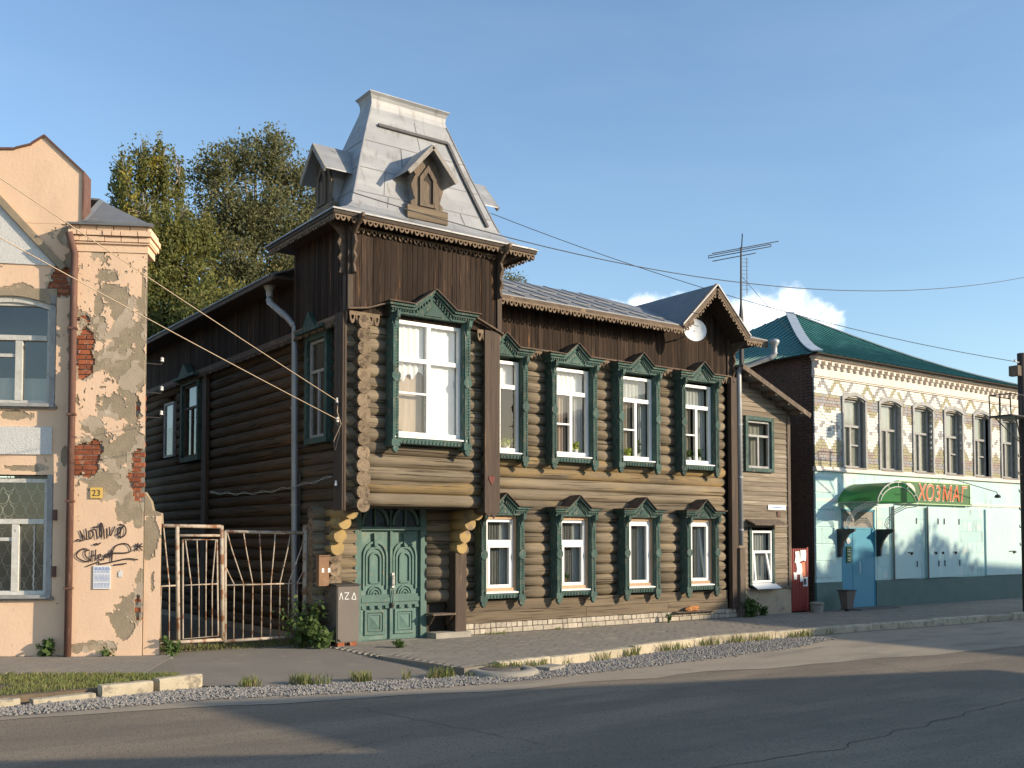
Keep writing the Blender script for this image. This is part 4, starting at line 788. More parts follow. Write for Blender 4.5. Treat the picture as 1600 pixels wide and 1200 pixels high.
mb = MB(); mb.lathe([(.0, 0), (.03, .0), (.035, .05), (.02, .08), (0, .08)], (-1.42, -.1, .56), 8); mb.tube([(-1.42, -.1, .64), (-1.41, -.11, .74), (-1.40, -.1, .86)], .008, 5); mb.build('padlock', 'iron', dr)
mb = MB(); mb.box(-2.6, -.6, -.55, -.06, -.1, .0); mb.build('door_step', 'concrete', H)
# ---- rainwater pipes of the log house
def downpipe(path, r, m, parent, label=None):
    mb = MB(); mb.tube(path, r, 10); o = mb.build('downpipe', m, parent, True)
    for a, b in zip(path, path[1:]):
        a = Vector(a); b = Vector(b); n = max(1, int((b - a).length / 1.0)); d = (b - a).normalized()
        for i in range(1, n + 1):
            p = a.lerp(b, i / (n + .3)); mb = MB(); mb.tube([p - d * .018, p + d * .018], r + .007, 10); mb.build('pipe_collar', m, o)
    return o
dp = downpipe([(-3.05, 1.5, 6.12), (-3.05, 1.5, 5.98), (-2.95, .95, 5.62), (-2.85, .85, 5.45), (-2.84, .85, 3.6), (-2.82, .83, .7), (-2.82, .7, .1)], .058, 'pipe', H)
mb = MB(); mb.lathe([(.06, -.02), (.065, .08), (.13, .2), (.135, .24), (.12, .24)], (-3.05, 1.5, 6.1), 14); mb.build('funnel', 'pipe', dp, True)
dp = downpipe([(.16, -.78, 5.75), (.16, -.78, 5.5), (.14, -.62, 5.1), (.12, -.55, 4.55), (.1, -.3, 4.3), (.09, -.22, 3.2)], .05, 'pipe', H)
dp = downpipe([(7.98, -.78, 6.02), (7.98, -.78, 5.9), (7.9, -.70, 5.82), (7.42, -.26, 5.6), (7.40, -.24, 5.5), (7.42, -.24, 1.6)], .06, 'pipe', H)
mb = MB(); mb.lathe([(.06, -.04), (.06, .06), (.11, .14), (.115, .19), (.08, .22), (.0, .24)], (7.98, -.78, 6.02), 14); mb.build('funnel', 'pipe', dp, True)
mb = MB(); mb.box(7.33, 7.50, -.3, -.16, -.1, 1.55); mb.build('pipe_boxing', 'greywood2', H)
# ================================================================== PEACH HOUSE (left)
FR = FO
PH = thing('plastered_house', (-2.5, 3, 0), 'peach plastered brick house with peeling walls, arched upper window and parapet', 'house')
PIL = (-1.27, -.25)
pwin = [(-2.95, -1.6, 3.76, 5.45), (-2.95, -1.6, .88, 2.72), (-5.6, -4.3, 3.76, 5.45), (-5.6, -4.3, .88, 2.72)]
mb = MB(); holes_wall(mb, -7, PIL[0], -.2, 6.6, .03, .5, pwin); mb.prism([(PIL[0], -.12), (PIL[1], -.12), (PIL[1] - .36, .52), (PIL[0], .52)], -.2, 6.1, 'z')
pwall = mb.build('wall', 'mortar', PH)
mb = MB(); mb.prism([(-.25, -.10), (0, -.10), (-.26, .35), (-.5, .35)], -.2, 1.98, 'z'); mb.prism([(-.25, 1.98), (0, 1.98), (-.01, 2.14), (-.13, 2.18), (-.16, 2.32), (-.25, 2.46)], -.10, .05); pier = mb.build('gate_pier', 'render', PH)
FR = Matrix(); mb = MB()
c0 = FO @ Vector((-.25, .5, 0)); c1 = FO @ Vector((-7, .5, 0))
mb.box(-5.75, -5.6, c0.y, 9.5, -.2, 6.55); mb.quad((c0.x, c0.y, 6.5), (-5.6, 9.5, 6.5), (-14, 9.5, 6.5), (c1.x, c1.y, 6.5)); mb.build('rear_walls', 'render', PH); FR = FO
def blob(s, z, b):      # signed: >0 inside an irregular patch
    cs, cz, rs, rz = b; d = 1 - math.hypot((s - cs) / rs, (z - cz) / rz)
    return d + .42 * noise.noise((s * 4.2, z * 4.2, cs)) + .25 * noise.noise((s * 11, z * 11, cz)) + .12 * noise.noise((s * 26, z * 26, 3))
GREY = [(-.62, 5.45, .34, .28), (-.92, 4.95, .18, .35), (-.72, 3.75, .36, .32), (-1.0, 3.45, .22, .22), (-.34, 4.4, .12, .7), (-.62, 5.05, .28, .5), (-.75, 4.45, .40, .35), (-.5, 4.2, .35, .45), (-.45, 3.7, .25, .5), (-.62, 3.1, .5, .42), (-.75, 2.6, .42, .42), (-.42, 3.0, .22, .6), (-.5, 2.25, .25, .3), (-.40, .75, .3, .35), (-.55, .48, .25, .25), (-.28, 1.0, .1, .45), (-.33, 2.2, .12, .4), (-1.1, .12, .3, .12), (-.85, .15, .3, .12),
        (-1.42, 5.9, .22, .4), (-1.5, 6.35, .16, .25), (-1.38, 4.7, .09, .6), (-1.36, 2.5, .07, .35), (-1.5, 5.6, .2, .2), (-2.1, 5.55, .3, .09), (-2.0, 2.82, .4, .07), (-2.2, 3.62, .3, .1), (-1.45, 3.0, .07, .2), (-1.36, 3.9, .06, .3), (-1.5, 7.1, .18, .1), (-2.4, 6.9, .12, .16), (-.3, 5.5, .07, .4), (-.8, 5.75, .25, .15), (-.95, 5.25, .1, .25), (-.32, 4.9, .08, .5)]
BRK = [(-1.16, 4.62, .16, .46), (-1.08, 2.98, .26, .34), (-.32, 2.75, .17, .44), (-1.55, 5.72, .19, .30), (-.42, 6.0, .0001, .0001), (-.32, .72, .05, .22), (-.36, 3.75, .05, .2)]
def coat(name, m, s0, s1, z0, z1, cell, yb, yf, keep, parent):
    """a plaster skin with real thickness: cells kept where keep(s,z), side walls where it breaks off"""
    ns = int((s1 - s0) / cell); nz = int((z1 - z0) / cell); K = np.zeros((ns + 2, nz + 2), bool)
    for i in range(ns):
        for j in range(nz): K[i + 1, j + 1] = keep(s0 + (i + .5) * cell, z0 + (j + .5) * cell)
    V = []; F = []; vid = {}
    def vv(i, j, y):
        key = (i, j, y)
        if key not in vid:
            vid[key] = len(V); inner = 0 < i < ns and 0 < j < nz
            dx = cell * .35 * noise.noise((i * .9, j * .9, 1.5)) if inner else 0; dz = cell * .35 * noise.noise((i * .9, j * .9, 7.5)) if inner else 0
            b = .004 * noise.noise(((s0 + i * cell) * 2.5, (z0 + j * cell) * 2.5, 2)) if y == 1 else 0
            V.append((s0 + i * cell + dx, (yf if y else yb) + b, z0 + j * cell + dz))
        return vid[key]
    for i in range(ns):
        for j in range(nz):
            if not K[i + 1, j + 1]: continue
            F.append((vv(i, j, 1), vv(i + 1, j, 1), vv(i + 1, j + 1, 1), vv(i, j + 1, 1)))
            if not K[i, j + 1]: F.append((vv(i, j, 0), vv(i, j, 1), vv(i, j + 1, 1), vv(i, j + 1, 0)))
            if not K[i + 2, j + 1]: F.append((vv(i + 1, j, 1), vv(i + 1, j, 0), vv(i + 1, j + 1, 0), vv(i + 1, j + 1, 1)))
            if not K[i + 1, j]: F.append((vv(i, j, 0), vv(i + 1, j, 0), vv(i + 1, j, 1), vv(i, j, 1)))
            if not K[i + 1, j + 2]: F.append((vv(i, j + 1, 1), vv(i + 1, j + 1, 1), vv(i + 1, j + 1, 0), vv(i, j + 1, 0)))
    return npmesh(name, V, F, m, parent)
def inwin(s, z): return any(h[0] < s < h[1] and h[2] < z < h[3] for h in pwin)
def grey_ok(s, z): return not inwin(s, z) and not any(blob(s, z, b) > .12 for b in BRK)
def small(s, z): return noise.noise((s * 4, z * 3.2, 11)) + .55 * noise.noise((s * 11, z * 9, 12)) + .35 * noise.noise((s * 27, z * 24, 5)) > (.86 if z < 2.0 else (.30 if s > -1.3 and z > 2.5 else .62)) or (s > -1.3 and z > 2.3 and noise.noise((s * 17, z * 13, 31)) + .4 * noise.noise((s * 40, z * 33, 32)) > .52)
def peach_ok(s, z): return grey_ok(s, z) and not any(blob(s, z, b) > .28 for b in GREY) and not any(blob(s, z, b) > -.05 for b in BRK) and not small(s, z)
def white_band(s, z): return -3.4 < s < -1.63 and 3.02 < z < 3.44
coat('render_coat', 'render', -2.75, -1.28, 0, 6.6, .03, .03, 0.0, grey_ok, pwall); coat('render_coat', 'render', PIL[0], PIL[1], 0, 6.1, .025, -.12, -.15, grey_ok, pwall)
W['undercoat'] = mat('chalky_undercoat', (.50, .40, .29), (.43, .34, .245), (6, 6, 6), (.60, .50, .38), (4, 4, 4), (.55, .7), bump=.4, bsc=(35, 35, 35), rnd=0, rough=.95)
def under_ok(s, z): return grey_ok(s, z) and (not any(blob(s, z, b) > .28 for b in GREY) and not small(s, z) or noise.noise((s * 3.1, z * 2.7, 21)) + .5 * noise.noise((s * 9, z * 9, 22)) > .17)
coat('undercoat', 'undercoat', -2.75, -1.28, 0, 6.6, .024, .0, -.003, lambda s, z: under_ok(s, z) and not white_band(s, z), pwall); coat('undercoat', 'undercoat', PIL[0], PIL[1], 0, 6.1, .02, -.15, -.1535, under_ok, pwall)
coat('plaster_coat', 'plaster', -2.75, -1.28, 0, 6.6, .014, -.003, -.009, lambda s, z: peach_ok(s, z) and not white_band(s, z), pwall)
coat('plaster_coat', 'plaster', PIL[0] + .001, PIL[1], 0, 6.1, .013, -.1535, -.159, peach_ok, pwall)
coat('plaster_coat', 'plaster', -.246, .004, 0, 2.1, .016, -.10, -.108, lambda s, z: blob(s, z, (-.16, 1.75, .16, .45)) < .25 and blob(s, z, (-.12, 1.1, .05, .2)) < .3 and not small(s, z), pwall)
mb = MB(); holes_wall(mb, -7, -2.75, -.02, 6.6, -.016, .03, pwin); mb.build('plaster_coat', 'plaster', pwall)
mb = MB(); mb.box(-3.4, -1.63, -.035, -.0, 3.02, 3.44); mb.build('stucco_panel', 'stucco', pwall)
# exposed bricks
def bricks(b, y0, ortho=False):
    cs, cz, rs, rz = b; z = cz - rz; row = 0
    while z < cz + rz:
        s = cs - rs - .3 + (.13 if row % 2 else 0)
        while s < cs + rs:
            if blob(s + .12, z + .03, b) > -.25 and not inwin(s + .12, z + .03):
                a0, a1 = max(s, PIL[0] + .002 if cs > -1.27 else -9), min(s + .235, -.252 if cs > -1.27 else -1.3)
                if a1 - a0 > .05: cube('brick', a0, a1, y0 - random.uniform(0, .014), y0 + .05, z, z + .062, 'brickr', pwall)
            s += .25
        z += .076; row += 1
for b in BRK:
    if b[2] > .01: bricks(b, -.128 if b[0] > -1.27 else .022)
# cornice of the wing: courses of corbelled bricks
cor = MB(); cor.box(-1.31, -.24, -.175, .3, 6.1, 6.22); cor.box(-1.34, -.21, -.205, .3, 6.22, 6.245); corn = cor.build('cornice', 'plaster', PH)
for k, (z, y, x0, x1) in enumerate(((6.25, -.22, -1.36, -.19), (6.335, -.25, -1.38, -.165), (6.42, -.22, -1.35, -.2))):
    x = x0
    while x < x1 - .04:
        wd = random.choice((.24, .25, .13)); xe = min(x + wd, x1); cube('brick', x, xe - .012, y - random.uniform(0, .015), .4, z, z + .073, 'plaster' if random.random() < .93 else 'brickr', corn); x = xe
FR = FO
mb = MB(); slab(mb, [(-1.42, -.29, 6.51), (-.13, -.29, 6.51), (-.4, .45, 6.60), (-1.42, .45, 6.60)], .03); flash = mb.build('cornice_flashing', 'metaldark', PH)
mb = MB(); a = Vector((-1.25, .05, 7.35))
slab(mb, [(-1.26, -.05, 6.62), (-.2, -.05, 6.60), (-.62, .75, 6.86), (-1.26, .95, 7.28)], .03); slab(mb, [(-1.26, .95, 7.28), (-.62, .75, 6.86), (-3.2, 5.4, 6.86), (-4.6, 5.4, 7.8), (-3.2, 1.0, 7.4)], .03); mb.build('roof', 'metaldark', PH)
# parapet with pointed top, raking moulding and white pediment panel
top_ = [(-1.25, 6.55), (-1.25, 7.36), (-1.84, 7.90), (-2.02, 7.76), (-2.25, 7.68), (-2.5, 7.66), (-2.9, 7.72), (-3.3, 7.9), (-3.6, 8.25), (-7, 8.25), (-7, 6.55)]
mb = MB(); mb.prism(top_, -.015, .3); par = mb.build('parapet', 'plaster', PH)
mb = MB()
for p, q in zip(top_[0:6], top_[1:7]): mb.beam((p[0] + .01, .14, p[1]), (q[0] + .01, .14, q[1] + .01), .36, .03, (0, 0, 1) if p[0] != q[0] else (1, 0, 0))
mb.build('coping', 'rustpipe', par)
mb = MB(); mb.prism([(-4.7, 5.97), (-1.62, 5.90), (-3.1, 7.5)], -.028, -.0); mb.build('pediment_panel', 'stucco', par)
mb = MB(); mb.beam((-1.5, -.05, 5.86), (-3.12, -.05, 7.62), .10, .05, (0, -1, 0)); mb.build('raking_moulding', 'render', par)
# downpipe
pp = MB(); pp.tube([(-1.36, -.3, 6.35), (-1.33, -.26, 6.2), (-1.30, -.2, 6.05), (-1.305, -.19, 5.8), (-1.305, -.19, .0)], .052, 10); dpp = pp.build('downpipe', 'rustpipe', PH, True)
for z in (1.0, 2.3, 3.6, 4.9): cube('pipe_bracket', -1.37, -1.24, -.25, -.12, z, z + .03, 'rustpipe', dpp)
# windows
def peach_window(h, arched):
    x0, x1, z0, z1 = h; y = .11; mb = MB(); t = .06; zt = z0 + .62 * (z1 - z0)
    rect_frame(mb, x0 + .03, x1 - .09, z0 + .03, z1 - (.1 if arched else .06), y - .05, y + .06, t)
    mb.box(x0 + .09, x1 - .15, y - .07, y + .06, zt - .045, zt + .03); mx = (x0 + x1) / 2 + .12; mb.box(mx - .05, mx + .05, y - .06, y + .05, z0 + .09, zt - .045)
    mb.box(x0 + .3, mx - .05, y - .04, y + .05, zt - .3, zt - .25); mb.box(mx - .5, mx - .45, y - .045, y + .05, z0 + .09, zt - .045)
    wn = mb.build('window', 'oldwhite', PH); pane(x0 + .05, x1 - .12, z0 + .05, z1 - .08, y, 'glassd', wn)
    mb = MB(); mb.box(x1 - .09, x1 - .012, y - .12, y + .1, z0, z1); mb.box(x0, x1, y - .2, y + .1, z0 - .02, z0 + .03); mb.build('reveal_board', 'greywood', wn)
    if arched:
        mb = MB(); n = 12
        for i in range(n):
            a = x0 + (x1 - x0) * i / n; b = x0 + (x1 - x0) * (i + 1) / n; f = lambda x: z1 + .0 - .16 * ((x - (x0 + x1) / 2) / ((x1 - x0) / 2)) ** 2
            mb.prism([(a, f(a) - .02), (b, f(b) - .02), (b, z1 + .1), (a, z1 + .1)], -.01, .25)
        mb.build('arch_head', 'render', wn)
        mb = MB()
        for i in range(n):
            a = x0 + .05 + (x1 - x0 - .1) * i / n; b = x0 + .05 + (x1 - x0 - .1) * (i + 1) / n
            mb.prism([(a, f(a) - .11), (b, f(b) - .11), (b, f(b) - .02), (a, f(a) - .02)], y - .08, y + .06)
        mb.build('arched_rail', 'oldwhite', wn)
    mb = MB(); mb.box(x0 - .03, x1 + .03, -.05, .1, z0 - .05, z0 - .0); mb.build('sill', 'oldgrey', wn)
    mb = MB(); mb.box(x0 + .05, x1 - .1, y + .75, y + .8, z0, z1); mb.build('room_backing', 'room', wn)
    if not arched:      # scale-pattern security grille behind the panes
        k = 0; nx = 7; nz = 9; px = (x1 - x0 - .2) / nx; pz = (z1 - z0 - .15) / nz; gm = MB()
        for j in range(nz + 1):
            for i in range(nx):
                c = x0 + .08 + (i + .5 + (.5 if j % 2 else 0)) * px; zz = z0 + .08 + j * pz
                pts = [(c + px * .5 * math.sin(a) * (1 if 1 else 0), y + .04, zz + pz * (1 - math.cos(a)) * .5) for a in np.linspace(-math.pi * .9, math.pi * .9, 9)]
                if c < x1 - .15: gm.tube(pts, .006, 4, False)
        stuff(gm.build('grille', 'oldwhite', wn))
        gm = MB()
        for i in range(26):
            z = z0 + .1 + i * .04; gm.tube([(mx + .26 + .008 * math.sin(i * 2.1), y - .02, z), (mx + .26 + .008 * math.sin(i * 2.1 + 2.1), y - .02, z + .04)], .012, 5, False)
        gm.build('twisted_bar', 'oldwhite', wn)
        for z in (z0 + .2, z0 + 1.05):
            mb = MB(); mb.box(x1 + .0, x1 + .06, -.045, -.01, z + .1, z + .26); mb.build('shutter_hinge', 'rustpipe', wn)
    else: curtain(x0 + .1, x1 - .15, z0 + .05, z0 + .45, y + .12, 'curtain', wn, .01, 6)
    return wn
peach_window(pwin[0], True); peach_window(pwin[1], False); peach_window(pwin[2], True); peach_window(pwin[3], False)
# house number, notice, graffiti
npl = thing('number_plate', (-.935, -.18, 2.36), 'small yellow enamel plate with house number 23 on peeling plaster', 'plate')
cube('plate', -1.02, -.85, -.185, -.168, 2.36, 2.52, 'yellow', npl)
text('23', .13, 'blackink', Matrix.Translation((-.935, -.187, 2.395)) @ UPR, npl, 'digits', .001)
no = thing('paper_notice', (-.83, -.18, 1.0), 'white paper notice with blue print pasted below the graffiti', 'notice')
cube('sheet', -.96, -.71, -.176, -.168, 1.0, 1.35, 'paper', no); mb = MB()
for i, z in enumerate(np.linspace(1.32, 1.03, 17)):
    if i in (5, 12): continue
    x = -.945
    while x < -.735: wd = random.uniform(.015, .05); mb.box(x, min(x + wd, -.725), -.1775, -.1765, z - .004 - (.006 if i < 2 else 0), z + .003); x += wd + random.uniform(.004, .012)
stuff(mb.build('print', 'ink', no))
mb = MB(); mb.prism([(-.6, 1.18), (-.54, 1.18), (-.55, 1.24), (-.53, 1.27), (-.57, 1.28), (-.6, 1.25)], -.171, -.167); tag(mb.build('paper_scrap', 'paper'), 'torn white paper scrap beside the pasted notice', 'paper scrap')
def stroke_mesh(strokes, cv, wd, y):
    mb = MB()
    for st in strokes:
        p = [cv(*q) for q in st]
        if len(p) > 2:      # smooth
            for _ in range(2):
                q = [p[0]]
                for a, b in zip(p, p[1:]): q += [(.75 * a[0] + .25 * b[0], .75 * a[1] + .25 * b[1]), (.25 * a[0] + .75 * b[0], .25 * a[1] + .75 * b[1])]
                p = q + [p[-1]]
        for a, b in zip(p, p[1:]):
            dx, dz = b[0] - a[0], b[1] - a[1]; l = math.hypot(dx, dz) or 1e-6; nx, nz = -dz / l * wd, dx / l * wd; ex, ez = dx / l * wd * .6, dz / l * wd * .6
            mb.quad((a[0] - nx - ex, y, a[1] - nz - ez), (a[0] + nx - ex, y, a[1] + nz - ez), (b[0] + nx + ex, y, b[1] + nz + ez), (b[0] - nx + ex, y, b[1] - nz + ez)); y -= .000004
    return mb
def zc_(x, y): return ((100 + x / 4.1375 - 252) * .00932, 2.52 - (740 + y / 4.1375 - 763) * .00968)
ST = [[(88, 440), (100, 425), (120, 440), (135, 430), (112, 372)], [(112, 372), (128, 400), (150, 430), (158, 425), (150, 360)], [(170, 375), (168, 420), (185, 425), (200, 390), (178, 372)], [(178, 372), (205, 360), (215, 372), (222, 425)], [(195, 350), (235, 345)], [(240, 330), (235, 400), (255, 420), (250, 345), (240, 320), (258, 330), (268, 420)], [(282, 360), (285, 420)], [(300, 350), (305, 415), (325, 370), (335, 345)], [(345, 400), (370, 385), (372, 345), (350, 360), (352, 410), (390, 415), (410, 380), (400, 340), (378, 350), (368, 400), (372, 420)], [(365, 330), (395, 338)],
      [(160, 490), (130, 485), (90, 520), (95, 545), (150, 572), (190, 560), (150, 540), (145, 500), (175, 495)], [(190, 500), (185, 570)], [(190, 535), (215, 525)], [(215, 495), (210, 565)], [(225, 550), (250, 535), (245, 520), (228, 535), (235, 560), (258, 555)], [(265, 560), (275, 515), (282, 555), (298, 500), (305, 560), (315, 470), (318, 572)], [(318, 570), (325, 470), (410, 447), (445, 490), (430, 515), (325, 515)], [(160, 600), (215, 578), (240, 568), (230, 590), (330, 570), (420, 548), (485, 558)], [(330, 592), (412, 582)], [(460, 470), (515, 475)], [(485, 452), (478, 500)], [(462, 498), (510, 455)], [(470, 458), (512, 498)], [(200, 462), (225, 452), (220, 466), (245, 450)]]
for part_ in (ST[:10], ST[10:]): stroke_mesh(part_, zc_, .0095, -.1745).build('graffiti', 'blackink', PH)
FR = Matrix()
# ================================================================== IRON GATES
def bar(parent, pts, r=.011, name='bar', n=5):
    mb = MB(); mb.tube([(p[0] - .36, p[1], .11 + p[2] * .94) for p in pts], r, n); return mb.build(name, 'gate', parent, True)
GY = .15
g1 = thing('iron_gate', (-4.5, GY, 0), 'rusty iron gate section with wicket door beside the peach house', 'gate', 'rusty iron yard gates')
for pts, r in (([(-5.05, GY, 1.96), (-4.02, GY, 1.95)], .03), ([(-4.02, GY, 1.97), (-3.98, GY, .04)], .035), ([(-4.72, GY, 1.95), (-4.68, GY, .06)], .032), ([(-5.05, GY, .05), (-3.97, GY, .05)], .028), ([(-4.7, GY, 1.8), (-4.02, GY, 1.8)], .022), ([(-5.05, GY, .97), (-4.7, GY, .98)], .014)): bar(g1, pts, r, 'frame_tube', 8)
wk = bar(g1, [(-4.64, GY - .03, 1.73), (-4.1, GY - .03, 1.73), (-4.06, GY - .03, .12), (-4.62, GY - .03, .1), (-4.64, GY - .03, 1.73)], .015, 'wicket_frame')
bar(g1, [(-4.63, GY - .03, .98), (-4.07, GY - .03, .99)], .012, 'rail')
for a, b in ((-4.6, -4.5), (-4.42, -4.38), (-4.27, -4.27), (-4.12, -4.17)): bar(wk, [(a, GY - .03, 1.72), (b, GY - .03, 1.0), (b + .01, GY - .03, .12)])
for a, b in ((-4.93, -4.83), (-4.95, -4.96)): bar(g1, [(a, GY, 1.94 if b > -4.9 else .96), (b, GY, 1.0 if b > -4.9 else .6), (b + .01, GY, .06)])
g2 = thing('iron_gate', (-3.2, GY, 0), 'rusty iron gate leaf with fanned bars beside the bush', 'gate', 'rusty iron yard gates')
X0, X1 = -3.96, -2.58
for pts, r in (([(X0, GY, 1.87), (X1, GY, 1.85)], .026), ([(X0, GY, 1.88), (X0 + .02, GY, 0)], .028), ([(X1, GY, 2.0), (X1, GY, -.05)], .045), ([(X0, GY, .02), (X1, GY, .03)], .026), ([(X0, GY, .96), (X1, GY, .96)], .014)): bar(g2, pts, r, 'frame_tube', 8)
for i in range(8):
    b = X0 + .16 + i * .155; cxm = (X0 + X1) / 2; a = cxm + (b - cxm) * 1.75
    if a < X0 or a > X1:
        t = ((X0 if a < X0 else X1) - b) / (a - b); a = X0 if a < X0 else X1; zt = .96 + (1.86 - .96) * t
    else: zt = 1.86
    mid = (b + (a - b) * .72, GY, .96 + (zt - .96) * .68); bar(g2, [(a, GY, zt), mid, (b, GY, .97), (b, GY, .03)])
# ================================================================== PLANK ANNEX
AX = thing('plank_annex', (8.45, 2, 0), 'narrow grey clapboard annex with lean-to roof between log house and shop', 'annex')
awin = [(7.85, 8.78, 3.33, 4.55), (7.97, 8.80, .68, 2.0)]
zt_ = lambda x: 5.55 - (x - 7.5) * .40
mb = MB(); holes_wall(mb, 7.48, 9.4, .58, 4.75, .03, .12, awin); mb.prism([(7.48, 4.75), (9.4, 4.75), (9.4, 4.78), (7.48, 5.5)], .03, .12); mb.box(9.3, 9.4, .12, 6, 0, 4.8); aw = mb.build('wall', 'dark', AX)
z = .6
while z < 5.5:
    hgt = random.uniform(.10, .135); x1 = min(9.38, 7.5 + (5.5 - z) / .40); rowtilt = 0
    for a, b in gaps(7.49, x1, z + hgt / 2, [(q[0] - .04, q[1] + .04, q[2] - .04, q[3] + .04) for q in awin]):
        mb = MB(); sl = .012 * noise.noise((z * 3, a, 0)); mb.prism([(-.012 - random.uniform(0, .008), z), (.03, z), (.03, z + hgt), (-.001, z + hgt - .004)], a, b, 'x')
        for i, v in enumerate(mb.v): mb.v[i] = (v[0], v[1], v[2] + sl * (v[0] - 8.4))
        mb.build('clapboard', 'clap', aw)
    z += hgt
cube('corner_board', 9.34, 9.44, -.035, .1, .55, 4.85, 'greywood2', AX)
mb = MB(); mb.box(7.5, 9.42, -.03, .2, -.15, .59); mb.build('plinth', 'plinth', AX)
cube('drip_board', 7.5, 9.44, -.06, .02, .585, .62, 'greywood2', AX)
mb = MB(); slab(mb, [(7.35, -.42, 5.68), (9.72, -.42, 4.73), (9.72, 6, 4.73), (7.35, 6, 5.68)], .05); ar = mb.build('roof', 'metaldark', AX)
for i in range(5):
    x = 7.6 + i * .45; z = 5.6 - (x - 7.5) * .4; cube('rafter_end', x - .03, x + .03, -.40, .05, z - .14, z - .03, 'greywood2', ar)
mb = MB(); mb.beam((7.35, -.41, 5.62), (9.72, -.41, 4.67), .03, .11); mb.build('barge_board', 'greywood2', ar)
wn = plain_window(7.91, 8.72, 3.39, 4.49, .02, AX, 'greywood', 'green', 'glassd', .09); curtain(7.95, 8.7, 3.4, 4.45, .16, 'lacecurtain', wn, .02, 5)
wn = plain_window(8.03, 8.74, .74, 1.94, .0, AX, 'white', None, 'glass', 0, False); mb = MB(); mb.box(8.08, 8.69, -.03, .04, 1.42, 1.48); mb.beam((8.12, -.05, .8), (8.12, -.0, 1.42), .045, .04, (0, 1, 0)); mb.beam((8.66, -.05, .8), (8.55, .0, 1.42), .045, .04, (0, 1, 0)); mb.build('tilted_sash', 'white', wn)
curtain(8.06, 8.7, .76, 1.92, .12, 'lacecurtain', wn, .02, 7)
for s, a, b in ((0, 7.95, 8.025), (1, 8.745, 8.82)): cube('casing_board', a, b, -.05, .02, .68, 2.02, 'green', wn)
mb = MB(); mb.prism([(-.22, .60), (-.22, .615), (.0, .73), (.02, .71)], 8.0, 8.85, 'x'); mb.build('sill', 'white', wn)
mb = MB(); mb.prism([(-.30, 2.06), (-.30, 2.085), (-.15, 2.15), (.02, 2.22), (.02, 2.18)], 7.85, 9.0, 'x')
mb.build('hood', 'greywood2', wn)
pq = thing('street_plate', (8.95, -.03, 2.43), 'white street name plate with small brown number plate on the clapboard', 'plate'); cube('plate', 8.62, 9.26, -.03, -.018, 2.43, 2.55, 'paper', pq); cube('number_plate', 8.95, 9.06, -.03, -.018, 2.27, 2.40, 'rustpipe', pq)
mb = MB()
for i in range(7): mb.box(8.80 + i * .045, 8.83 + i * .045, -.0315, -.0302, 2.47, 2.505)
stuff(mb.build('lettering', 'ink', pq))
# ================================================================== RED SHEET GATE
rg = thing('red_metal_gate', (9.7, 0, 0), 'narrow red corrugated metal gate with torn posters beside the annex', 'gate'); n = 56; V = []; F = []
for i in range(n + 1):
    x = 9.44 + .58 * i / n; y = -.03 - .012 * (1 if (i // 4) % 2 else 0)
    V += [(x, y, .03), (x, y, 1.52)]
    if i: F.append((2 * i - 2, 2 * i, 2 * i + 1, 2 * i - 1))
npmesh('sheet', V, F, 'red', rg); cube('post', 10.02, 10.07, -.03, .03, -.1, 1.55, 'red', rg); cube('post', 9.41, 9.45, -.02, .04, -.1, 1.6, 'red', rg)
for a, b, c, d, m_ in ((9.55, 9.72, 1.18, 1.46, 'paper'), (9.74, 9.95, 1.22, 1.48, 'paper'), (9.6, 9.8, .9, 1.17, 'paper'), (9.8, 9.93, .85, 1.2, 'redink'), (9.72, 9.84, .72, .9, 'paper'), (9.84, 10.0, .62, .83, 'paper'), (9.5, 9.6, .78, .95, 'paper')):
    jj = lambda: random.uniform(-.02, .02); mb = MB(); mb.prism([(a + jj(), c + jj()), ((a + b) / 2 + jj(), c + jj()), (b + jj(), c + jj()), (b + jj(), (c + d) / 2), (b + jj(), d + jj()), (a + jj(), d + jj()), (a + jj(), (c + d) / 2 + jj())], -.05 - random.uniform(0, .004), -.045); mb.build('poster', m_, rg)
mb = MB(); mb.box(9.86, 9.9, -.056, -.0555, .65, .8); mb.box(9.91, 9.95, -.056, -.0555, .65, .8); mb.build('poster_print', 'blackink', rg)
mb = MB(); mb.lathe([(.0, 0), (.15, 0), (.15, .2), (.17, .22), (.17, .25), (.13, .27), (0, .27)], (9.95, -.35, -.02), 14); tag(mb.build('concrete_stub', 'concrete'), 'short concrete stub on the pavement in front of the red gate', 'stub')
# ================================================================== SHOP
SH = thing('shop_building', (15.5, 4, 0), 'two storey shop with patterned brick upper floor, pale aqua ground floor and green roof', 'shop')
SX0, SX1 = 10.42, 20.62
sw = [(11.57, 12.45), (13.13, 14.03), (14.66, 15.54), (16.18, 17.03), (17.69, 18.53), (19.2, 20.05)]
swh = [(a, b, 3.55, 5.3) for a, b in sw]
mb = MB(); holes_wall(mb, SX0, SX1, -.15, 6.3, .04, .35, swh + [(11.42, 12.84, -.15, 2.5)]); swall = mb.build('wall', 'mortar', SH)
mb = MB(); mb.box(SX0 + .01, SX0 + .3, .35, 9, -.15, 6.3); mb.box(SX1 - .3, SX1, .35, 9, -.15, 6.3); mb.box(SX0, SX1, 8.7, 9, -.15, 6.3); mb.box(SX0 + .3, SX1 - .3, 1.4, 1.45, 3.2, 6.2); mb.box(SX0 + .3, SX1 - .3, .35, 1.4, 3.2, 3.3); mb.build('inner_walls', 'room', SH)
mb = MB(); holes_wall(mb, SX0 - .005, SX1, .68, 3.42, -.0, .05, [(11.42, 12.84, .68, 2.5)]); gf = mb.build('ground_floor_wall', 'shopblue', SH)
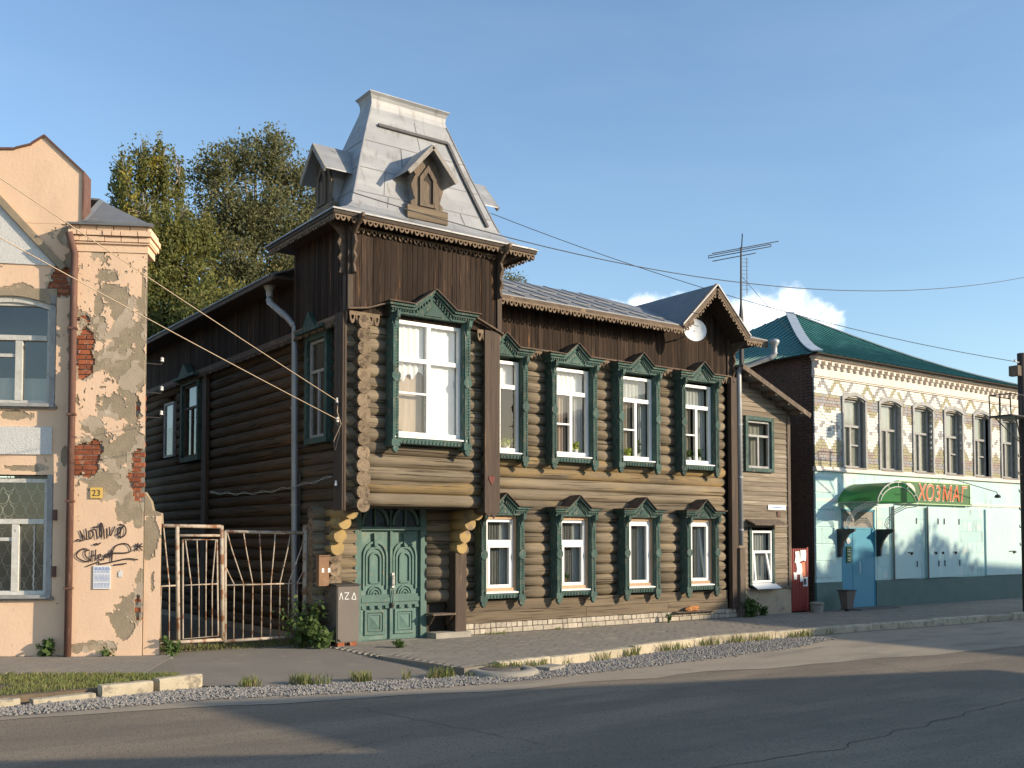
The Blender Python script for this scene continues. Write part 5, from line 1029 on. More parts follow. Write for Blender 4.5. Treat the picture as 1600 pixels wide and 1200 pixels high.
mb = MB(); holes_wall(mb, SX0 - .02, SX1, -.15, .685, -.025, .05, [(11.42, 12.84, -.15, .69)]); mb.build('base_course', 'shopbase', SH)
mb = MB(); mb.box(SX0 - .03, SX1, -.07, .05, 3.42, 3.47); mb.box(SX0 - .02, SX1, -.045, .05, 3.47, 3.53); mb.box(SX0 - .01, SX1, -.025, .04, 2.68, 2.74); mb.build('string_course', 'shopwhite', SH)
# rusticated corner strips and blocked panels of the ground floor
for z in np.arange(.8, 3.3, .42): cube('rustic_block', SX0 - .02, SX0 + .72, -.022, .02, z, z + .39, 'shopblue', gf)
for a, b in ((12.9, 13.4), (14.66, 15.05), (16.75, 18.05), (20.25, 20.6)):
    for k, z in enumerate(np.arange(.72, 2.5, .31)):
        if k % 2 == 0:
            x = a
            while x < b - .05: xe = min(x + .24, b); cube('rustic_block', x + .004, xe - .004, -.014, .02, z + .006, z + .30, 'shopblue', gf); x = xe
        else: cube('rustic_block', a + .004, b - .004, -.012, .02, z + .006, z + .30, 'shopblue', gf)
# patterned bricks of the upper floor (too small to pick apart: one joined part)
def pat(X, h):
    u = (X - SX0) / .585; fx = abs((u % 1) - .5) * 2
    if h < .13: return 1
    if h < .28: return 2 if int(X * 8) % 3 else 3
    if h < .42: return 3 if int(X * 5) % 4 else 1
    if h < .80: return (1 if h < .66 else 2) if fx < 1 - (h - .42) / .38 else 0
    if h < 1.30: return 2 if abs((fx) * .29) + abs(h - 1.05) < .13 or ((1 - fx) * .29 + abs(h - .93)) < .10 else 0
    if h < 1.52: return 1 if fx > 1 - (h - 1.30) / .22 else 0
    if h < 1.80: return (3, 2, 3, 1)[int((h - 1.52) / .076) % 4] if int(X * 7) % 5 else 2
    w_ = (X - SX0) / .62; zz = abs((w_ % 1) - .5) * 2 * .34
    return (1 if int(w_) % 2 else 2) if abs(zz - (2.18 - h)) < .062 else 0
V = []; Fq = []; K = []
def bk(x0, x1, z0, z1, k, y=.0):
    a = len(V); y += random.uniform(-.004, .004)
    V.extend([(x0, y, z0), (x1, y, z0), (x1, y, z1), (x0, y, z1), (x0, .05, z0), (x1, .05, z0), (x1, .05, z1), (x0, .05, z1)])
    Fq.extend([(a, a + 1, a + 2, a + 3), (a, a + 4, a + 5, a + 1), (a + 1, a + 5, a + 6, a + 2), (a + 2, a + 6, a + 7, a + 3), (a + 3, a + 7, a + 4, a)]); K.extend([k] * 5)
row = 0; z = 3.53
while z < 5.74:
    x = SX0 - (.066 if row % 2 else 0)
    while x < SX1:
        a, b = max(x, SX0), min(x + .132, SX1); zc = z + .034
        if b - a > .03 and not any(h[0] - .02 < (a + b) / 2 < h[1] + .02 and zc < 5.36 for h in swh): bk(a, b - .008, z, z + .068, pat((a + b) / 2, zc - 3.53))
        x += .132
    z += .0755; row += 1
stuff(npmesh('patterned_bricks', V, Fq, ['b_white', 'b_olive', 'b_blue', 'b_red'], swall, K))
# dark brick side wall
V = []; Fq = []; K = []; row = 0; z = 0
while z < 6.2:
    y = .06 - (.13 if row % 2 else 0)
    while y < 7:
        a = len(V); x = SX0 - .004 - random.uniform(0, .009); y0, y1 = max(y, .06), y + .245
        V += [(x, y0, z), (x, y1, z), (x, y1, z + .064), (x, y0, z + .064), (SX0 + .02, y0, z), (SX0 + .02, y1, z), (SX0 + .02, y1, z + .064), (SX0 + .02, y0, z + .064)]
        Fq += [(a, a + 1, a + 2, a + 3), (a, a + 4, a + 5, a + 1), (a + 1, a + 5, a + 6, a + 2), (a + 2, a + 6, a + 7, a + 3), (a + 3, a + 7, a + 4, a)]; y += .257
    z += .0765; row += 1
mb = MB(); mb.box(SX0, SX0 + .012, .04, 7.2, -.1, 6.3); sidew = mb.build('side_wall', 'brickdark', SH); stuff(npmesh('bricks', V, Fq, 'brickdark', sidew))
# main cornice with dentils
mb = MB(); mb.box(SX0 - .03, SX1, -.04, .05, 5.76, 5.90); mb.box(SX0 - .05, SX1, -.06, .05, 6.13, 6.19); mb.box(SX0 - .1, SX1, -.15, .05, 6.19, 6.27); mb.box(SX0 - .02, SX1, -.02, .05, 5.9, 6.13); mb.box(SX0 - .02, SX1, -.03, .05, 5.72, 5.745); cn = mb.build('cornice', 'shopwhite', SH)
x = SX0 + .02
while x < SX1 - .1:
    mb = MB(); mb.box(x, x + .10, -.125, -.02, 6.04, 6.13); mb.box(x, x + .10, -.085, -.02, 5.97, 6.04); mb.build('dentil', 'shopwhite', cn); x += .262
# windows
for i, (a, b) in enumerate(sw):
    y = .15; z0, z1 = 3.56, 5.3; mb = MB(); zt = 4.62; rect_frame(mb, a + .02, b - .02, z0, z1, y - .04, y + .05, .05); mb.box(a + .07, b - .07, y - .045, y + .05, zt - .03, zt + .03); m_ = (a + b) / 2
    mb.box(m_ - .03, m_ + .03, y - .035, y + .04, z0 + .05, zt - .03)
    if i in (0, 3, 4): mb.box(m_ + .03, b - .07, y - .03, y + .04, 4.12, 4.16)
    wn = mb.build('window', 'greywood', SH); pane(a + .05, b - .05, z0 + .03, z1 - .03, y, 'glassd', wn); curtain(a + .06, b - .06, z0 + .03, 5.25, y + .035, 'shopcurtain', wn, .006, 3 + i % 3)
    mb = MB(); f = lambda x: 5.37 - .13 * ((x - m_) / ((b - a) / 2)) ** 2; n = 10
    for k in range(n):
        p = a + (b - a) * k / n; q = a + (b - a) * (k + 1) / n; mb.prism([(p, f(p)), (q, f(q)), (q, 5.46), (p, 5.46)], -.0, .34)
    mb.build('arch_head', 'greywood', wn)
    mb = MB(); g_ = lambda x: 5.40 - .13 * ((x - m_) / ((b - a) / 2 + .09)) ** 2
    for s, x0 in ((-1, a - .075), (1, b)): mb.box(x0, x0 + .075, -.035, .3, 3.53, 5.26)
    for k in range(n):
        p = a - .08 + (b - a + .16) * k / n; q = a - .08 + (b - a + .16) * (k + 1) / n; mb.prism([(p, g_(p) - .02), (q, g_(q) - .02), (q, g_(q) + .07), (p, g_(p) + .07)], -.04, .04)
    mb.build('surround', 'greywood', wn); cube('sill', a - .02, b + .02, -.06, .3, 3.515, 3.555, 'oldgrey', wn)
# roof: pyramid of teal sheets with white hip cap
ap = Vector((15.2, 4.5, 8.75)); cA = Vector((SX0 - .28, -.32, 6.27)); cB = Vector((SX1 + .3, -.32, 6.27)); cC = Vector((SX1 + .3, 9.3, 6.27)); cD = Vector((SX0 - .28, 9.3, 6.27))
def sag(p, q, t): r = p.lerp(q, t); return r - Vector((0, 0, .26 * math.sin(math.pi * t) * (1 - .4 * t)))
mb = MB(); n = 8
for p, q in ((cA, cB), (cB, cC), (cC, cD), (cD, cA)):
    for i in range(n):
        t0, t1 = i / n, (i + 1) / n; P = [sag(p, ap, t0), sag(q, ap, t0), sag(q, ap, t1), sag(p, ap, t1)]
        mb.quad(*P) if i < n - 1 else mb.quad(P[0], P[1], P[2])
srf = mb.build('roof', 'greenroof', SH, False)
mb = MB()
for p in (cA, cB):
    for i in range(n): mb.beam(sag(p, ap, i / n) + Vector((0, 0, .03)), sag(p, ap, (i + 1) / n) + Vector((0, 0, .03)), .26 if p is cA else .1, .03)
mb.build('hip_cap', 'oldwhite2', srf) if 'oldwhite2' in W else mb.build('hip_cap', 'metalroof', srf)
for k in range(1, 38):      # corrugations of the front and left slopes
    t = k / 38
    for (p, q) in ((cA, cB), (cD, cA)):
        e = p.lerp(q, t); lim = 1 - abs(2 * t - 1); mb = MB(); pts = []
        for i in range(6):
            u = lim * i / 5; L0 = sag(p, ap, u); R0 = sag(q, ap, u); tt_ = (t - u / 2) / max(1e-3, 1 - u); tt_ = min(1, max(0, (t - .5 * u) / (1 - u))) if u < .999 else .5
            pts.append(L0.lerp(R0, tt_) + Vector((0, 0, .012)))
        if lim > .06: mb.tube(pts, .016, 4, False); mb.build('corrugation', 'greenroof', srf)
mb = MB(); mb.box(cA.x + .02, cB.x, cA.y + .02, .3, 6.245, 6.262); mb.box(cA.x + .02, SX0 + .1, .3, 9.2, 6.245, 6.262); mb.build('soffit', 'soffit', srf)
# shutters
for k, (a, b, yo) in enumerate(((13.58, 14.6, -.06), (15.14, 15.62, -.07), (15.64, 15.94, -.06), (15.96, 16.7, -.05), (18.16, 20.18, -.05))):
    z0, z1 = .70, 2.60; sh_ = cube('shutter', a, b, yo, .0, z0, z1, 'shutter', SH)
    rails = [((a + b) / 2 - .004, (a + b) / 2 + .004)] if k in (4,) else []
    for z in (1.0, 2.15):
        mb = MB(); mb.tube([(b + .01, yo - .015, z), (b + .01, yo - .015, z + .16)], .014, 6); mb.build('hinge', 'iron', sh_)
    mb = MB(); mb.box(a + (b - a) * .62, a + (b - a) * .78, yo - .03, yo, 1.38, 1.40); mb.box(a + (b - a) * .74, a + (b - a) * .79, yo - .04, yo, 1.33, 1.40); mb.build('latch', 'iron', sh_)
    if k in (0, 1): mb = MB(); mb.tube([(a - .03, yo - .02, .68), (a - .03, yo - .02, 2.62)], .022, 6); mb.build('locking_bar', 'cabinet', sh_)
# blue door
db = MB(); db.box(11.42, 12.84, .0, .05, 1.985, 2.04); db.box(11.42, 11.47, .0, .06, 0, 2.5); db.box(12.79, 12.84, .0, .06, 0, 2.5); db.box(11.42, 12.84, .0, .05, 2.45, 2.5); bd = db.build('door', 'bluedoor', SH)
cube('narrow_leaf', 11.475, 11.885, .01, .05, .02, 1.98, 'bluedoor', bd); cube('leaf', 11.895, 12.785, .005, .05, .02, 1.98, 'bluedoor', bd)
mb = MB(); mb.tube([(12.1, .0, 1.18), (12.1, -.06, 1.16), (12.1, -.06, .88), (12.1, .0, .86)], .013, 6); mb.build('handle', 'ceramic', bd); cube('transom_panel', 11.475, 12.785, .02, .05, 2.04, 2.45, 'oldgrey', bd)
sg = thing('hours_sign', (11.75, -.0, 1.2), 'small green opening hours sign with white disc on the blue door', 'sign'); cube('board', 11.62, 11.82, -.012, .008, 1.15, 1.56, 'signgreen', sg); mb = MB(); mb.tube([(11.70, -.0, 1.70), (11.70, -.012, 1.70)], .08, 16); mb.build('disc', 'paper', sg)
mb = MB()
for z in (1.2, 1.25, 1.34, 1.42, 1.47): mb.box(11.65 + random.uniform(0, .03), 11.79 - random.uniform(0, .03), -.0135, -.0122, z, z + .022)
stuff(mb.build('lettering', 'b_white', sg))
# entrance canopy: green barrel vault on scrolled iron brackets
cn_ = thing('entrance_canopy', (12.1, -.6, 1.3), 'green barrel vault canopy with scrolled iron brackets above the blue shop door', 'canopy')
cx, rz_, hs = 12.1, .48, .87; zf = 2.66; Y1 = -1.17; n = 16; V = []; F = []
arc = [(cx - hs * math.cos(math.pi * (.08 + .84 * i / n)) / math.cos(math.pi * .08), zf + rz_ * (math.sin(math.pi * (.08 + .84 * i / n)) - math.sin(math.pi * .08)) / (1 - math.sin(math.pi * .08))) for i in range(n + 1)]
for i, (x, z) in enumerate(arc):
    V += [(x, -.0, z), (x, Y1, z)]
    if i: F.append((2 * i - 2, 2 * i, 2 * i + 1, 2 * i - 1))
npmesh('vault', V, F, 'canopy', cn_, smooth=True)
for yy in (Y1, -.02):
    mb = MB(); mb.tube([(x, yy, z) for x, z in arc], .014, 5); mb.tube([(cx + (x - cx) * .86, yy, zf + (z - zf) * .76 - .0) for x, z in arc], .012, 5)
    for i in range(2, n, 3): x, z = arc[i]; mb.tube([(x, yy, z), (cx + (x - cx) * .86, yy, zf + (z - zf) * .76)], .008, 4)
    mb.build('arch_frame', 'oldwhite', cn_)
mb = MB()
for i in range(n): (x, z), (x2, z2) = arc[i], arc[i + 1]; mb.quad((cx + (x - cx) * .86, Y1 + .01, zf), (cx + (x2 - cx) * .86, Y1 + .01, zf), (cx + (x2 - cx) * .86, Y1 + .01, zf + (z2 - zf) * .76), (cx + (x - cx) * .86, Y1 + .01, zf + (z - zf) * .76))
mb.build('front_panel', 'canopy', cn_)
for s in (-1, 1):
    xx = cx + s * .82; mb = MB()
    for o in (0, .05, .10):
        mb.tube([(xx, Y1 + .02, zf - o), (xx, -.85, zf - .03 - o), (xx, -.5 - o * .4, zf - .18 - o * .8), (xx, -.28 - o, zf - .42 - o * .3), (xx, -.22 - o * .8, zf - .56), (xx, -.3 - o * .5, zf - .66)], .011, 5)
    mb.tube([(xx, -.02, zf), (xx, Y1, zf)], .016, 5); mb.build('scroll_bracket', 'ceramic', cn_)
    mb = MB(); mb.prism([(-.0, 2.0), (-.5, 2.0), (-.5, 1.95), (-.32, 1.86), (-.2, 1.7), (-.12, 1.5), (-.1, 1.3), (-.0, 1.3)], xx - .035, xx + .035, 'x'); mb.build('wall_bracket', 'iron', cn_)
# shop sign
sn = thing('shop_sign', (15.5, -.12, 2.68), 'green shop sign board reading ХОЗМАГ in orange letters', 'sign'); cube('board', 13.78, 17.2, -.11, -.03, 2.7, 3.27, 'signgreen', sn)
mb = MB(); rect_frame(mb, 13.76, 17.22, 2.68, 3.29, -.125, -.02, .025); mb.build('frame', 'signedge', sn) if 'signedge' in W else mb.build('frame', 'oldwhite', sn)
lt = [('Х', 14.78), ('О', 15.16), ('3', 15.55), ('М', 16.0), ('А', 16.46), ('Г', 16.85)]
for ch, x in lt:
    M_ = Matrix.Translation((x, -.118, 2.79)) @ UPR @ Matrix.Diagonal((.95, 1, 1, 1)); text(ch, .60, 'signcream', Matrix.Translation((0, 0, 0)) @ M_, sn, 'letter_outline', .004, .15, 'CENTER', 0, .011)
    text(ch, .60, 'orange', Matrix.Translation((0, -.008, 0)) @ M_, sn, 'letter', .006, .15, 'CENTER', 0, -.006)
mb = MB(); mb.prism([(14.2 + .3 * math.cos(a), 3.0 + .235 * math.sin(a)) for a in np.linspace(0, 6.283, 24, endpoint=False)], -.118, -.108); dz = mb.build('white_disc', 'signcream', sn)
mb = MB(); mb.prism([(14.16 + .07 * math.cos(a), 3.06 + .06 * math.sin(a)) for a in np.linspace(0, 6.283, 12, endpoint=False)], -.122, -.117); mb.build('disc_print', 'redink', sn)
la = thing('sign_lamp', (17.6, -.5, 3.0), 'small black floodlight on a thin arm beside the shop sign', 'lamp'); mb = MB(); mb.tube([(15.9, -.04, 3.42), (15.9, -.5, 3.34), (17.75, -.6, 3.07), (17.8, -.6, 3.0)], .012, 5); mb.build('arm', 'iron', la)
mb = MB(); mb.lathe([(0, .0), (.08, .01), (.085, .05), (.05, .10), (.0, .11)], (17.8, -.6, 2.9), 12); mb.build('lamp_head', 'iron', la)
# bin and step slab
bn = thing('litter_bin', (11.0, -.5, 0), 'tapered dark litter bin by the blue shop door', 'bin'); mb = MB(); mb.v = [(10.84, -.57, .06), (11.04, -.57, .06), (11.04, -.4, .06), (10.84, -.4, .06), (10.76, -.62, .5), (11.12, -.62, .5), (11.12, -.36, .5), (10.76, -.36, .5), (10.79, -.59, .5), (11.09, -.59, .5), (11.09, -.39, .5), (10.79, -.39, .5), (10.86, -.55, .1), (11.02, -.55, .1), (11.02, -.42, .1), (10.86, -.42, .1)]
for o in (0,):
    for k in range(4):
        j = (k + 1) % 4; mb.f += [(k, j, 4 + j, 4 + k), (4 + k, 4 + j, 8 + j, 8 + k), (8 + k, 8 + j, 12 + j, 12 + k)]
mb.f += [(0, 1, 2, 3), (12, 13, 14, 15)]; mb.m = [0] * len(mb.f); mb.build('tub', 'cabinet', bn); mb = MB(); mb.tube([(10.75, -.63, .5), (11.13, -.63, .5), (11.13, -.35, .5), (10.75, -.35, .5), (10.75, -.63, .5)], .014, 5); mb.box(10.9, 10.99, -.53, -.44, -.02, .06); mb.build('foot', 'iron', bn)
tag(cube('step_slab', 11.3, 12.95, -.62, -.06, -.03, .03, 'cabinet', None), 'low steel step slab before the blue shop door', 'step')
# ================================================================== SMALL THINGS BY THE LOG HOUSE
bh = thing('wooden_bench', (-.5, -.2, 0), 'short wooden plank bench between the green door and the brown post', 'bench'); cube('seat', -.74, -.27, -.36, -.1, .40, .432, 'greywood2', bh)
mb = MB(); mb.prism([(-.34, .40), (-.12, .40), (-.12, .2), (-.2, .25), (-.3, .36)], -.71, -.68, 'x'); mb.build('bracket', 'plank_post', bh); mb = MB(); mb.prism([(-.34, .40), (-.12, .40), (-.12, .2), (-.2, .25), (-.3, .36)], -.33, -.30, 'x'); mb.build('bracket', 'plank_post', bh)
ec = thing('electric_cabinet', (-2.5, -.3, 0), 'grey brown steel cabinet with scratched white letters left of the green door', 'cabinet')
mb = MB(); mb.box(-2.70, -2.30, -.55, -.08, .06, .985); mb.build('body', 'cabinet', ec); mb = MB(); mb.prism([(-.585, .985), (-.585, 1.0), (-.05, 1.035), (-.05, .985)], -2.73, -2.27, 'x'); mb.build('lid', 'iron', ec)
cube('door_panel', -2.685, -2.315, -.562, -.55, .075, .97, 'cabinet', ec)
for x, y in ((-2.62, -.5), (-2.4, -.5), (-2.3, -.3)): cube('brick_foot', x - .06, x + .06, y - .05, y + .05, -.02, .06, 'brickr', ec)
s_ = stroke_mesh([[(-2.66, .76), (-2.63, .88), (-2.60, .76)], [(-2.57, .87), (-2.49, .87), (-2.565, .765), (-2.485, .765)], [(-2.44, .765), (-2.395, .87), (-2.36, .755), (-2.44, .765)]], lambda x, z: (x, z), .0065, -.5635)
# keep the strokes straight-cornered
mb = MB()
for st in ([(-2.66, .76), (-2.63, .88), (-2.60, .76)], [(-2.57, .87), (-2.49, .87), (-2.565, .765), (-2.485, .765)], [(-2.44, .765), (-2.395, .87), (-2.36, .755), (-2.44, .765)]):
    for a, b in zip(st, st[1:]): mb.beam((a[0], -.5635, a[1]), (b[0], -.5635, b[1]), .011, .001, (0, 1, 0))
mb.build('scratched_letters', 'paper', ec)
mt = thing('meter_box', (-2.86, -.3, .97), 'rusty orange meter box on the log ends above the steel cabinet', 'meter box'); cube('box', -2.93, -2.75, -.36, -.24, .98, 1.47, 'rustbox', mt); cube('box_lid', -2.94, -2.74, -.38, -.23, 1.47, 1.485, 'rustbox', mt)
for x in (-2.86, -2.75): cube('sticker', x - .02, x + .02, -.3625, -.3605, 1.2, 1.27, 'paper', mt)
# satellite dish on the gable
sdh = thing('satellite_dish', (5.5, -.5, 6.0), 'round white satellite dish under the left foot of the gable', 'satellite dish'); mb = MB(); n = 20; c = Vector((5.50, -.72, 6.16)); ax = Vector((-.42, -.85, .15)).normalized(); u = ax.orthogonal().normalized(); v = ax.cross(u)
for k, (r_, d_) in enumerate(((0.001, .07), (.1, .06), (.18, .04), (.24, .01), (.25, 0))):
    for i in range(n): a = 2 * math.pi * i / n; mb.v.append(tuple(c - ax * d_ + (u * math.cos(a) + v * math.sin(a)) * r_))
for k in range(4):
    for i in range(n): j = (i + 1) % n; mb.f.append((k * n + i, k * n + j, k * n + n + j, k * n + n + i)); mb.m.append(0)
mb.build('reflector', 'white', sdh, True); mb = MB(); mb.tube([c - ax * .06, c - ax * .2, (5.55, -.14, 6.05)], .015, 6); mb.tube([c - v * .2, c + ax * .2], .008, 5); mb.build('mount', 'pipe', sdh)
# tv antenna
an = thing('tv_antenna', (10.05, 2.0, 7.0), 'tall thin television antenna mast standing behind the gable roof', 'antenna'); B0 = Vector((10.08, 2.0, 6.2)); T0 = Vector((10.1, 2.0, 9.36))
mb = MB(); mb.tube([B0, (10.08, 2, 7.5), (10.08, 2, 7.9), T0], [.07, .07, .03, .025], 6); mb.build('mast', 'iron', an); d1 = Vector((.95, -.25, .26)).normalized()
for k, (off, ln) in enumerate(((-.05, 1.05), (.05, 1.0), (.16, .7))):
    mb = MB(); p = T0 + Vector((.12 * k - .1, -.25 + .3 * k, -.08 - .04 * k)); mb.tube([p - d1 * ln, p + d1 * ln, p + d1 * ln + Vector((0, 0, .06)), p - d1 * ln + Vector((0, 0, .06)), p - d1 * ln] if k == 1 else [p - d1 * ln, p + d1 * ln], .012, 5); mb.build('element', 'iron', an)
mb = MB(); mb.tube([T0 + Vector((-.35, -.35, .2)), T0 + Vector((.55, .5, -.32))], .015, 5); mb.build('boom', 'iron', an)
mb = MB()
for i in range(9): z = 9.05 - i * .1; mb.tube([(10.1, 2, z), (10.32, 1.95, z + .02)], .006, 4)
mb.tube([(10.27, 1.96, 8.1), (10.27, 1.96, 9.1)], .008, 4); mb.build('small_yagi', 'iron', an)
mb = MB(); mb.tube([(10.1, 2, 8.6), (13.3, 3.0, 7.7)], .006, 4); mb.build('guy_wire', 'wire', an)
# potted plants on the window sills
def pot(x, y, z, pm, h, kind, label):
    p = thing('potted_plant', (x, y, z), label, 'plant', 'plants on the sills of the log house'); mb = MB(); mb.lathe([(0, 0), (.045, 0), (.06, .1), (.065, .11), (.055, .11), (0, .1)], (x, y, z), 10); mb.build('flower_pot', pm, p, True)
    n = 60; Pn = np.stack([rng.normal(x, .05, n), rng.normal(y, .03, n), z + .1 + h * rng.random(n)], 1); v = leaves(Pn, .05, 1.8); npmesh('leaves', v, np.arange(4 * n).reshape(-1, 4), kind, p)
    mb = MB()
    for _ in range(4): mb.tube([(x, y, z + .1), (x + random.uniform(-.05, .05), y, z + .1 + h * .8)], .004, 4)
    mb.build('stem', 'leafg', p)
pot(UPC[0] + .25, -.07, 3.42, 'ceramic', .12, 'fig_y', 'white pot with pale plant in the upper window nearest the tower')
pot(UPC[1] + .2, -.07, 3.42, 'ceramic', .16, 'fig_y', 'large pale potted plant in the second upper window from the tower')
pot(UPC[2] - .12, -.07, 3.42, 'fig_y', .1, 'fig_y', 'yellow green potted plant in the third upper window from the tower')
pot(UPC[2] + .13, -.07, 3.42, 'ceramic', .3, 'leafg', 'tall thin plant in a white pot in the third upper window')
pot(UPC[3] - .12, -.07, 3.42, 'ceramic', .15, 'leafg', 'small potted plant in the upper window under the gable')
pot(UPC[3] + .17, -.07, 3.42, 'ceramic', .2, 'leafg', 'taller potted plant in the upper window under the gable')
pot(LOC_[1] - .12, -.06, .86, 'rustbox', .1, 'leafg', 'green potted plant in the second ground floor window')
# ginger cat asleep on the plinth ledge
def skin_mesh(name, pts, edges, rad, m, parent=None, sub=2):
    me = bpy.data.meshes.new(name); me.from_pydata(pts, edges, []); o = bpy.data.objects.new('tmp', me); COL.objects.link(o)
    sk = o.modifiers.new('s', 'SKIN'); sv = me.skin_vertices[0].data
    for i, r_ in enumerate(rad): sv[i].radius = r_ if isinstance(r_, tuple) else (r_, r_)
    sv[0].use_root = True; s2 = o.modifiers.new('d', 'SUBSURF'); s2.levels = sub; s2.render_levels = sub
    bpy.context.view_layer.update(); dg = bpy.context.evaluated_depsgraph_get(); mo = bpy.data.meshes.new_from_object(o.evaluated_get(dg)); bpy.data.objects.remove(o)
    mo.materials.clear(); mo.materials.append(W[m]); mo.polygons.foreach_set('use_smooth', [True] * len(mo.polygons)); return add(name, mo, parent)
cz = .205; cxx = 5.72; cyy = -.24
cube('ledge_board', 5.3, 6.6, -.34, -.13, .19, .203, 'greywood2', H)
ct0 = [(cxx, cyy, cz + .085), (cxx + .12, cyy, cz + .095), (cxx + .24, cyy - .01, cz + .085), (cxx + .31, cyy - .02, cz + .09), (cxx + .37, cyy - .03, cz + .10), (cxx + .415, cyy - .045, cz + .085), (cxx - .08, cyy, cz + .06), (cxx - .14, cyy - .03, cz + .03), (cxx - .08, cyy - .09, cz + .022), (cxx + .06, cyy - .10, cz + .022), (cxx + .28, cyy - .07, cz + .03), (cxx + .38, cyy - .1, cz + .022), (cxx + .05, cyy - .05, cz + .05), (cxx + .14, cyy - .09, cz + .028), (cxx + .37, cyy - .065, cz + .145), (cxx + .37, cyy + .01, cz + .145)]
ct = [(cxx + (p[0] - cxx) * .74, cyy + (p[1] - cyy) * .74, cz + (p[2] - cz) * .74) for p in ct0]
ce = [(0, 1), (1, 2), (2, 3), (3, 4), (4, 5), (0, 6), (6, 7), (7, 8), (8, 9), (2, 10), (10, 11), (0, 12), (12, 13), (4, 14), (4, 15)]
cat = skin_mesh('cat', ct, ce, [r_ * .74 for r_ in (.085, .09, .078, .05, .055, .026, .055, .024, .02, .012, .03, .02, .055, .026, .012, .012)], 'fur'); tag(cat, 'ginger cat curled up asleep on the brick plinth ledge', 'cat')
# ================================================================== WIRES, INSULATORS, POLE
def wire(a, b, sagv, r, m, label, name='overhead_wire', grp=None):
    a = Vector(a); b = Vector(b); mb = MB(); n = 28; mb.tube([a.lerp(b, i / n) - Vector((0, 0, sagv * 4 * (i / n) * (1 - i / n))) for i in range(n + 1)], r, 4, False); return tag(mb.build(name, m), label, 'wire', grp)
wire((-2.98, -1.08, 3.93), (-11.65, -6.7, 6.22), .05, .006, 'wirelit', 'upper of two pale wires running from the tower post past the peach house', grp='pale service wires')
wire((-2.95, -1.1, 3.62), (-11.65, -6.67, 5.46), .05, .006, 'wirelit', 'lower of two pale wires running from the tower post past the peach house', grp='pale service wires')
wire((-2.88, -1.38, 7.2), (17.5, -2.5, 8.95), 1.0, .009, 'wire', 'thick dark cable crossing the sky above the antenna', grp='dark overhead wires')
wire((2.32, 2.27, 8.83), (13.63, -3.3, 5.97), .35, .008, 'wire', 'dark wire sloping from behind the tower down to the utility pole', grp='dark overhead wires')
mb = MB(); mb.tube([(-2.97, -1.08, 3.93), (-2.99, -1.1, 3.75), (-2.97, -1.2, 3.55), (-3.02, -1.05, 3.3), (-2.97, -1.0, 3.15), (-2.95, -1.1, 3.4), (-2.96, -1.1, 3.62)], .006, 4, False); tag(mb.build('wire_loop', 'wirelit'), 'loose loop of pale wire hanging from the tower post', 'wire')
for z, y, lab in ((3.93, -1.08, 'white insulator at the upper wire on the tower post'), (3.62, -1.1, 'white insulator at the lower wire on the tower post'), (2.62, -1.06, 'white insulator on a hook low on the tower post')):
    i_ = thing('insulator', (-2.96, y, z), lab, 'insulator', 'insulators on the tower post'); mb = MB(); mb.lathe([(0, -.03), (.022, -.03), (.024, 0), (.014, .01), (.02, .03), (.012, .05), (0, .05)], (-2.985, y, z), 8); mb.build('cap', 'ceramic', i_); mb = MB(); mb.tube([(-2.93, y, z - .06), (-2.985, y, z - .08), (-2.985, y, z - .02)], .007, 5); mb.build('hook', 'iron', i_)
mb = MB()
for o in (0, .03): mb.tube([(-2.9, -.75 + 5.6 * t, 2.75 - .12 * math.sin(math.pi * t) + o * math.sin(t * 40) - .05 * t) for t in np.linspace(0, 1, 60)], .006, 4, False)
tag(mb.build('service_cable', 'pipe'), 'twisted grey cable strung along the shaded side wall', 'cable')
pe = thing('utility_pole', (14.05, -3.3, 0), 'dark utility pole with iron climbing platform at the shop front', 'pole'); mb = MB(); mb.tube([(14.05, -3.3, -.2), (14.02, -3.3, 3), (13.96, -3.3, 6.2)], [.12, .11, .095], 10); mb.build('post', 'pole', pe, True)
cube('lamp_box', 13.55, 13.72, -3.42, -3.2, 5.62, 5.86, 'greywood2', pe); mb = MB(); mb.tube([(13.84, -3.3, 5.97), (13.66, -3.3, 5.97)], .012, 5); mb.lathe([(0, 0), (.03, 0), (.03, .05), (0, .07)], (13.66, -3.3, 5.96), 8); mb.build('insulator', 'ceramic', pe)
mb = MB(); x0, x1, y0, y1, z0, z1 = 12.95, 13.85, -3.55, -3.05, 4.62, 5.12
for y in (y0, y1):
    mb.tube([(x0, y, z0), (x1, y, z0)], .022, 5); mb.tube([(x0, y, z1), (x1, y, z1)], .014, 5); mb.tube([(x0, y, z0), (x0 - .03, y, z1)], .016, 5); mb.tube([(x0 + .45, y, z0), (x0 + .45, y, z1 + .03)], .024, 5); mb.tube([(x0 + .2, y, z0), (x1 + .03, -3.3, z0 - .6)], .014, 5)
mb.tube([(x0, y0, z1), (x0, y1, z1)], .014, 5); mb.box(x0, x1, y0, y1, z0 - .02, z0 + .02); mb.build('platform', 'iron', pe)
for i in range(7): mb = MB(); z = 1.6 + i * .42; mb.tube([(13.86, -3.3, z), (13.66, -3.34, z), (13.65, -3.34, z + .06)], .012, 5); mb.build('rung', 'iron', pe)
